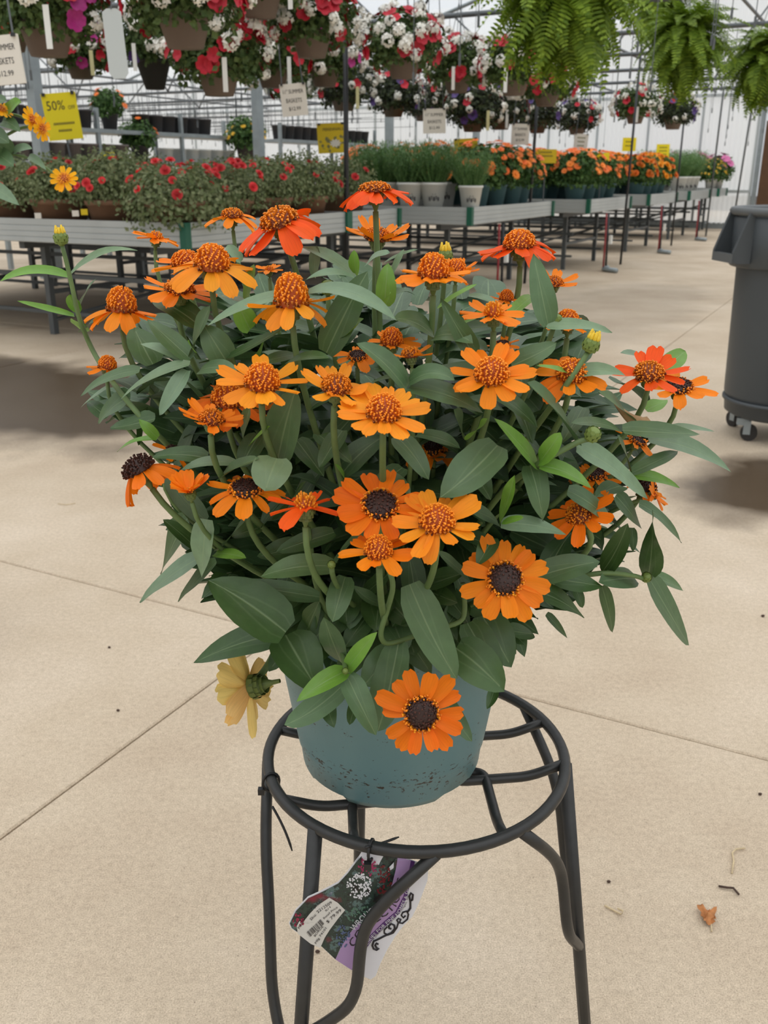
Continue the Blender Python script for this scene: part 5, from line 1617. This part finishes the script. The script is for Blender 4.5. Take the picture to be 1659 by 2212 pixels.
# ---------------------------------------------------------------- signs
M_SYEL = plain('yellow_card', lin(238, 218, 14), .5)
M_SYEL2 = plain('deep_yellow_card', lin(214, 184, 10), .5)
M_SWHT = plain('sign_white', lin(222, 216, 204), .5)
M_SINK = plain('sign_ink', lin(40, 40, 38), .6)
M_SFNT = plain('sign_fine_print', lin(120, 108, 30), .6)
M_SGREY = plain('sign_faded_ink', lin(120, 116, 70), .6)
def sign(x0, y0, x1, y1, zc, mat, lines, label, name='price_sign', yaw=0, roll=0, stake=True, clips=True, ink=None, hang=False, thick=.012, cat='sign', base=.72):
    C0 = atd((x0 + x1) / 2, (y0 + y1) / 2, zc)
    w_ = (x1 - x0) / 2000 * zc; h = (y1 - y0) / 2000 * zc * 1.05
    M = T(C0) @ Matrix.Rotation(math.radians(yaw), 4, 'Z') @ Matrix.Rotation(math.pi / 2, 4, 'X') @ Matrix.Rotation(math.radians(roll), 4, 'Z')
    o = thing(name, C0, label, cat)
    add('panel', MB().box((0, 0, -thick / 2), (w_, h, thick)).mesh('panel', mat), o, M)
    for s, fx, fy, fw, fh in lines:
        mb = MB()
        if s.startswith('#'):
            # print too small to make out: a short broken bar
            nseg = int(s[1:])
            for k in range(nseg):
                mb.box((((k + .5) / nseg - .5) * fw * w_ + fx * w_, fy * h, .001), (fw * w_ / nseg * .72, fh * h, .001), M)
        else:
            text_on(mb, s, fw * w_, fx * w_, fy * h, M @ T((0, 0, .0015)), fh * h)
        if mb.v: add('lettering', mb.mesh('lettering', ink or (M_SFNT if s.startswith('#') else M_SINK)), o)
    if clips:
        for sx in (-.42, .42):
            add('clip', MB().box((sx * w_, h * .48, .004), (w_ * .09, h * .07, .02)).mesh('clip', M_BLACK), o, M)
    if hang:
        for sx in (-.4, .4):
            add('hook', MB().tube([(sx * w_, h * .5, 0), (sx * w_ * .9, h * .5 + .18, -.02), (sx * w_ * .5, 2.6 - C0.z, -.04)], .004, 5).mesh('hook', M_PIPE), o, M)
    elif stake:
        gz = C0.z - base; add('stake', MB().box((0, -(gz + h * .3) / 2, -thick - .003), (.012, gz - h * .3, .006)).mesh('stake', M_PIPE), o, M)
    return o, M, w_, h
BL = [('11" SUMMER', 0, .26, .78, .13), ('BASKETS', 0, -.02, .6, .13), ('$12.99', 0, -.28, .46, .13)]
sign(-34, 84, 48, 176, 3.6, M_SWHT, BL, 'white price sign for summer baskets hung beside the square column', yaw=-8, roll=4, hang=True)
sign(607, 185, 663, 246, 6.6, M_SWHT, BL, 'white price sign for summer baskets hung beside the black pole', yaw=6, roll=5, hang=True)
sign(914, 238, 963, 285, 8.2, M_SWHT, BL, 'white price sign for summer baskets hung over the feathery plants', yaw=3, roll=1, hang=True)
sign(1105, 270, 1143, 310, 9.6, M_SWHT, BL, 'white price sign for summer baskets hung over the orange zinnias', yaw=0, roll=-1, hang=True)
sign(1240, 291, 1270, 321, 11.6, M_SWHT, [('#5', 0, .25, .6, .09), ('#5', 0, 0, .5, .09), ('#4', 0, -.26, .5, .09)], 'small faded white sign hung in front of the far wall', yaw=0, roll=-3, hang=True, ink=M_SGREY)
sign(98, 207, 170, 296, 6.9, M_SYEL, [('50%', -.13, .24, .52, .2), ('OFF', .33, .18, .2, .08), ('#14', .02, -.15, .62, .05), ('#8', .02, -.3, .4, .05)], 'bright yellow fifty percent off sign beside the square column', yaw=8, roll=5)
o_, M_, w_, h_ = sign(686, 270, 746, 327, 7.7, M_SYEL2, [('PERENNIALS', .08, .3, .74, .1)], 'yellow perennials sign with a flower picture beside the black pole', yaw=5, roll=3)
pf_ = daisy(.05, 9); add('flower_picture', pf_.mesh('flower_picture', M_SWHT), o_, M_ @ T((.03, -.04, .002)) @ Matrix.Diagonal((1, .7, .05, 1)))
add('leaf_picture', leafcards(30, lambda rr: ((rr.uniform(-.08, .09), rr.uniform(-.09, .0), .001), (0, 0, 1)), .02, .04, .4, 5, 2).mesh('leaf_picture', M_SGREY), o_, M_ @ Matrix.Diagonal((1, 1, .02, 1)))
Q2 = [('#7', 0, .28, .56, .11), ('#9', 0, .02, .66, .11)]
sign(981, 302, 1032, 346, 8.75, M_SYEL2, Q2, 'golden yellow card sign standing among the feathery plants', yaw=3, roll=3)
sign(1063, 321, 1090, 340, 9.3, M_SYEL, [], 'smallest yellow card poking up from the orange zinnias', clips=False)
sign(1156, 324, 1202, 351, 10.0, M_SYEL2, Q2, 'wide golden card sign half sunk in the orange zinnias', clips=False)
sign(1286, 331, 1316, 347, 11.3, M_SYEL, [], 'greenish yellow card low between zinnias and marigolds', clips=False)
sign(1345, 299, 1374, 325, 14.0, M_SYEL, [('#4', 0, .2, .6, .1), ('#4', 0, -.1, .6, .1)], 'yellow card sign held high above the marigolds', clips=False)
sign(1418, 313, 1446, 339, 15.0, M_SYEL, [('#4', 0, .25, .6, .09), ('#4', 0, 0, .6, .09), ('#4', 0, -.25, .6, .09)], 'yellow card sign between marigolds and pink petunias', clips=False)
sign(218, 329, 247, 343, 6.6, M_SYEL, [], 'bright yellow round label sunk in the rose foliage', clips=False)
# blank plaque
C0 = atd(249, 95, 3.0)
pts = [(-.6, 1.85), (-.3, 2.05), (.3, 2.05), (.6, 1.85), (.62, -1.7), (.35, -2.05), (-.35, -2.05), (-.62, -1.7)]
pq = thing('blank_plaque', C0, 'blank pale grey plaque hanging on a wire among the baskets', 'plaque')
PM_ = T(C0) @ Matrix.Rotation(math.radians(4), 4, 'Z') @ Matrix.Rotation(math.pi / 2, 4, 'X') @ Matrix.Rotation(math.radians(2), 4, 'Z')
add('board', MB().slab([(x * .05, y * .05) for x, y in pts], .004).mesh('board', plain('pale_plastic', lin(186, 192, 190), .45)), pq, PM_)
add('wire', MB().tube([(0, .1, .002), (.02, .2, 0), (.0, .7, 0)], .002, 5).mesh('wire', M_PIPE), pq, PM_)
# yellow label and white label on pots along the rim
for x, y, m_, lb in ((182, 458, M_SYEL2, 'small yellow flower label on a brown rose pot'), (163, 461, M_SWHT, 'small white label on a brown rose pot'), (82, 466, M_SWHT, 'small white label between two brown rose pots')):
    p = atd(x, y, 5.75 if x > 150 else 6.0)
    o = add('pot_tag', MB().box((0, 0, 0), (.04, .004, .035)).mesh('pot_tag', m_), None, T(p) @ Matrix.Rotation(.4, 4, 'Z'))
    tag(o, lb, 'label')

# ---------------------------------------------------------------- waste bin on a dolly
M_BIN = plain('grey_bin', lin(64, 69, 72), .45, noise=.05, scale=4)
M_RIM = plain('grey_bin_rim', lin(86, 89, 90), .5)
M_RUB = plain('rubber', lin(40, 36, 34), .7)
BC = Vector((1.742, 4.0, 0))
bn = thing('waste_bin', BC, 'large grey plastic waste bin with side handles on a wheeled dolly', 'waste bin')
TB = T(BC)
add('body', MB().lathe([(.0001, .16), (.205, .16), (.228, .175), (.236, .20), (.25, .74), (.253, .78), (.262, .95), (.25, .95), (.24, .76), (.22, .2), (.0001, .19)], 48).mesh('bin_body', M_BIN, True), bn, TB)
add('collar', MB().lathe([(.25, .735), (.278, .735), (.282, .74), (.288, .93), (.28, .935)], 48).mesh('bin_collar', M_BIN, True), bn, TB)
add('rim', MB().tube([(.287 * math.cos(a), .287 * math.sin(a), .955) for a in [i * math.pi / 24 for i in range(48)]], .017, 8, True).mesh('bin_rim', M_RIM, True), bn, TB)
for sg in (0, math.pi):
    hM = TB @ Matrix.Rotation(math.pi + .12 + sg, 4, 'Z')
    # wedge-shaped handle that flares out below the rim
    prof = [(.27, .95), (.292, .95), (.345, .80), (.345, .765), (.33, .755), (.27, .755)]
    for yy in (-.085, .085):
        hb = MB()
        hb.add([(x, yy - .008, z) for x, z in prof] + [(x, yy + .008, z) for x, z in prof], [tuple(range(6)), tuple(range(11, 5, -1))] + [(i, i + 6, (i + 1) % 6 + 6, (i + 1) % 6) for i in range(6)])
        add('handle_side', hb.mesh('handle_side', M_BIN), bn, hM)
    add('handle_grip', MB().box((.336, 0, .775), (.022, .18, .035)).mesh('handle_grip', M_RIM), bn, hM)
add('dolly', MB().lathe([(.0001, .10), (.2, .10), (.226, .115), (.23, .16), (.24, .165), (.24, .178), (.0001, .178)], 40).mesh('dolly', M_BIN, True), bn, TB)
for k in range(5):
    a = math.radians(200 + k * 72)
    c = BC + Vector((.185 * math.cos(a), .185 * math.sin(a), 0))
    w_ = add('caster', MB().box((0, 0, .085), (.05, .035, .03)).box((.02, .018, .06), (.03, .004, .06)).box((.02, -.018, .06), (.03, .004, .06)).mesh('caster', M_GALV), bn, T(c) @ Matrix.Rotation(a * 1.7, 4, 'Z'))
    wm = MB().tube([(.03, -.014, .036), (.03, .014, .036)], .036, 16)
    add('wheel', wm.mesh('wheel', M_RUB), w_, T(c) @ Matrix.Rotation(a * 1.7, 4, 'Z'))

# ---------------------------------------------------------------- litter on the floor
M_DRY = plain('dry_leaf', lin(176, 116, 66), .8, noise=.3, scale=60)
M_STRAW = plain('straw', lin(196, 176, 140), .8, noise=.15, scale=80)
M_TWIG = plain('dark_twig', lin(66, 48, 38), .8, noise=.2, scale=90)
def fl(x, y, z=0.):
    r = ray(x, y); s = (z - CAMH) / r.z
    return Vector((r.x * s, r.y * s, z))
c = fl(1528, 1985)
lm = MB(); n_ = 9
for i in range(n_):
    for j in range(n_):
        u = i / (n_ - 1) * 2 - 1; v = j / (n_ - 1) * 2 - 1
        k = .7 + .3 * math.sin(3 * u + 2 * v) * math.cos(5 * v)
        lm.v.append((u * .016 * k, v * .024 * k, .006 + .005 * math.sin(4 * u + 1) * math.cos(3 * v) + .004 * u * u + rq.uniform(-.0015, .0015)))
for i in range(n_ - 1):
    for j in range(n_ - 1):
        if (i, j) in ((0, 0), (7, 7), (7, 0), (6, 7)): continue
        a = i * n_ + j
        lm.f.append((a, a + n_, a + n_ + 1, a + 1))
dl = thing('dry_leaf', c, 'crumpled brown dry leaf lying on the concrete', 'leaf')
add('blade', lm.mesh('dry_leaf', M_DRY), dl, T(c) @ Matrix.Rotation(-.2, 4, 'Z'))
e0 = fl(1536, 1985, .004); e1 = fl(1537, 2012, .003)
add('stalk', MB().tube([e0, e1], .0013, 6).mesh('stalk', M_STRAW, True), dl)
def litter(name, pts, r_, mat, label, cat):
    ps = [fl(x, y, z) for x, y, z in pts]
    o = add(name, MB().tube([p - ps[0] for p in ps], r_, 6).mesh(name, mat, True), None, T(ps[0]))
    tag(o, label, cat)
    return o
litter('straw_bit', [(1306, 1956, .003), (1325, 1966, .003), (1342, 1975, .004), (1346, 1968, .006), (1334, 1962, .006)], .0015, M_STRAW, 'curled pale straw bit lying on the concrete', 'straw')
litter('straw_bit', [(1609, 1832, .003), (1590, 1834, .004), (1582, 1842, .004), (1585, 1860, .003), (1581, 1886, .003)], .0015, M_STRAW, 'forked straw bit with a dark knot on the concrete', 'straw')
litter('twig', [(1552, 1914, .003), (1570, 1917, .004), (1584, 1918, .004), (1596, 1932, .004)], .0018, M_TWIG, 'short bent dark twig lying on the concrete', 'twig')
litter('straw_bit', [(125, 1088, .003), (143, 1090, .003), (163, 1087, .003)], .0012, M_STRAW, 'thin pale straw lying on the concrete slab behind the zinnia', 'straw')
for x, y, s, lb in ((1315, 1904, .0028, 'black soil crumb beside the right leg of the stand'), (686, 2055, .003, 'dark soil crumb on the floor near the ball foot'), (255, 1534, .003, 'dark soil crumb beside the slanting floor joint'), (236, 1398, .003, 'dark soil crumb near the crossing of the floor joints'), (1648, 1330, .004, 'dark soil crumb on the slab below the waste bin'), (1642, 1715, .003, 'dark soil crumb near the right end of the floor joint')):
    p = fl(x, y, s)
    m_ = MB().lathe([(.0001, -s), (s * .8, -s * .6), (s, 0), (s * .7, s * .6), (.0001, s * .8)], 7)
    o = add('soil_crumb', m_.mesh('soil_crumb', M_TWIG), None, T(p) @ Matrix.Diagonal((1.3, .8, 1, 1)))
    tag(o, lb, 'soil')

# ---------------------------------------------------------------- yellow daisies leaning in from a tall plant at the left
DY = 2.0
sfp = Vector((-1.22, 2.05, 0))
sf = thing('false_sunflower', sfp, 'tall false sunflower with golden yellow daisies leaning in from the left', 'potted plant')
add('pot', potm(.1, .14, .24, M_TERRA, 'sunflower_pot'), sf, T(sfp))
C_GOLD = lin(250, 178, 16)
for (x, y, rp, ratio, phi, st) in ((138, 386, 30, .85, 110, [(110, 370), (75, 345), (20, 330), (-60, 340)]), (70, 260, 30, .55, 20, [(45, 250), (10, 245), (-50, 265)]), (91, 278, 26, .7, 0, [(50, 272), (0, 300), (-50, 310)]), (2, 235, 26, .5, 60, [(-20, 250), (-60, 280)])):
    F = at(x, y, DY); rm = rp / 2000 * depth_of(F)
    n_ = head_frame(x, y, ratio, phi)
    FM = T(F) @ basis(n_) @ Matrix.Scale(rm, 4)
    fh = add('flower_head', DISK['young'], sf, FM @ Matrix.Diagonal((1.6, 1.6, .8, 1)))
    for k in range(11):
        me = rq.choice(PET['flat'])[0]
        add('petal', me, fh, FM @ Matrix.Rotation(2 * math.pi * k / 11 + rq.uniform(-.12, .12), 4, 'Z') @ T((.2, 0, 0)) @ Matrix.Rotation(rq.uniform(-.15, .2), 4, 'Y') @ Matrix.Diagonal((.8, .75, .8, 1)), tuple(c * rq.uniform(.9, 1.05) for c in C_GOLD[:3]) + (1,))
    pts = [F - n_ * .01] + [at(a, b, DY + .02) for a, b in st] + [sfp + Vector((rq.uniform(-.03, .03), rq.uniform(-.03, .03), .22))]
    add('stem', MB().tube(fillet(pts, .06, 4), .003, 6).mesh('stem', M_STEM, True), sf)
for (bx, by, tx, ty, w, tone) in ((62, 338, 100, 368, 18, 3), (-30, 400, 42, 444, 34, 3), (20, 335, -30, 300, 50, 0), (10, 250, 46, 222, 36, 1), (5, 262, 44, 285, 30, 0), (-20, 330, 30, 360, 40, 0), (-30, 290, 20, 310, 40, 2), (30, 328, 70, 322, 22, 3), (-25, 230, 15, 218, 30, 0)):
    b_ = at(bx, by, DY + .02); t_ = at(tx, ty, DY - .02)
    leaf_part(b_, t_, w / 2000 * depth_of(b_), TO_CAM, tone, Vector((0, 0, .01)), .14, sf)
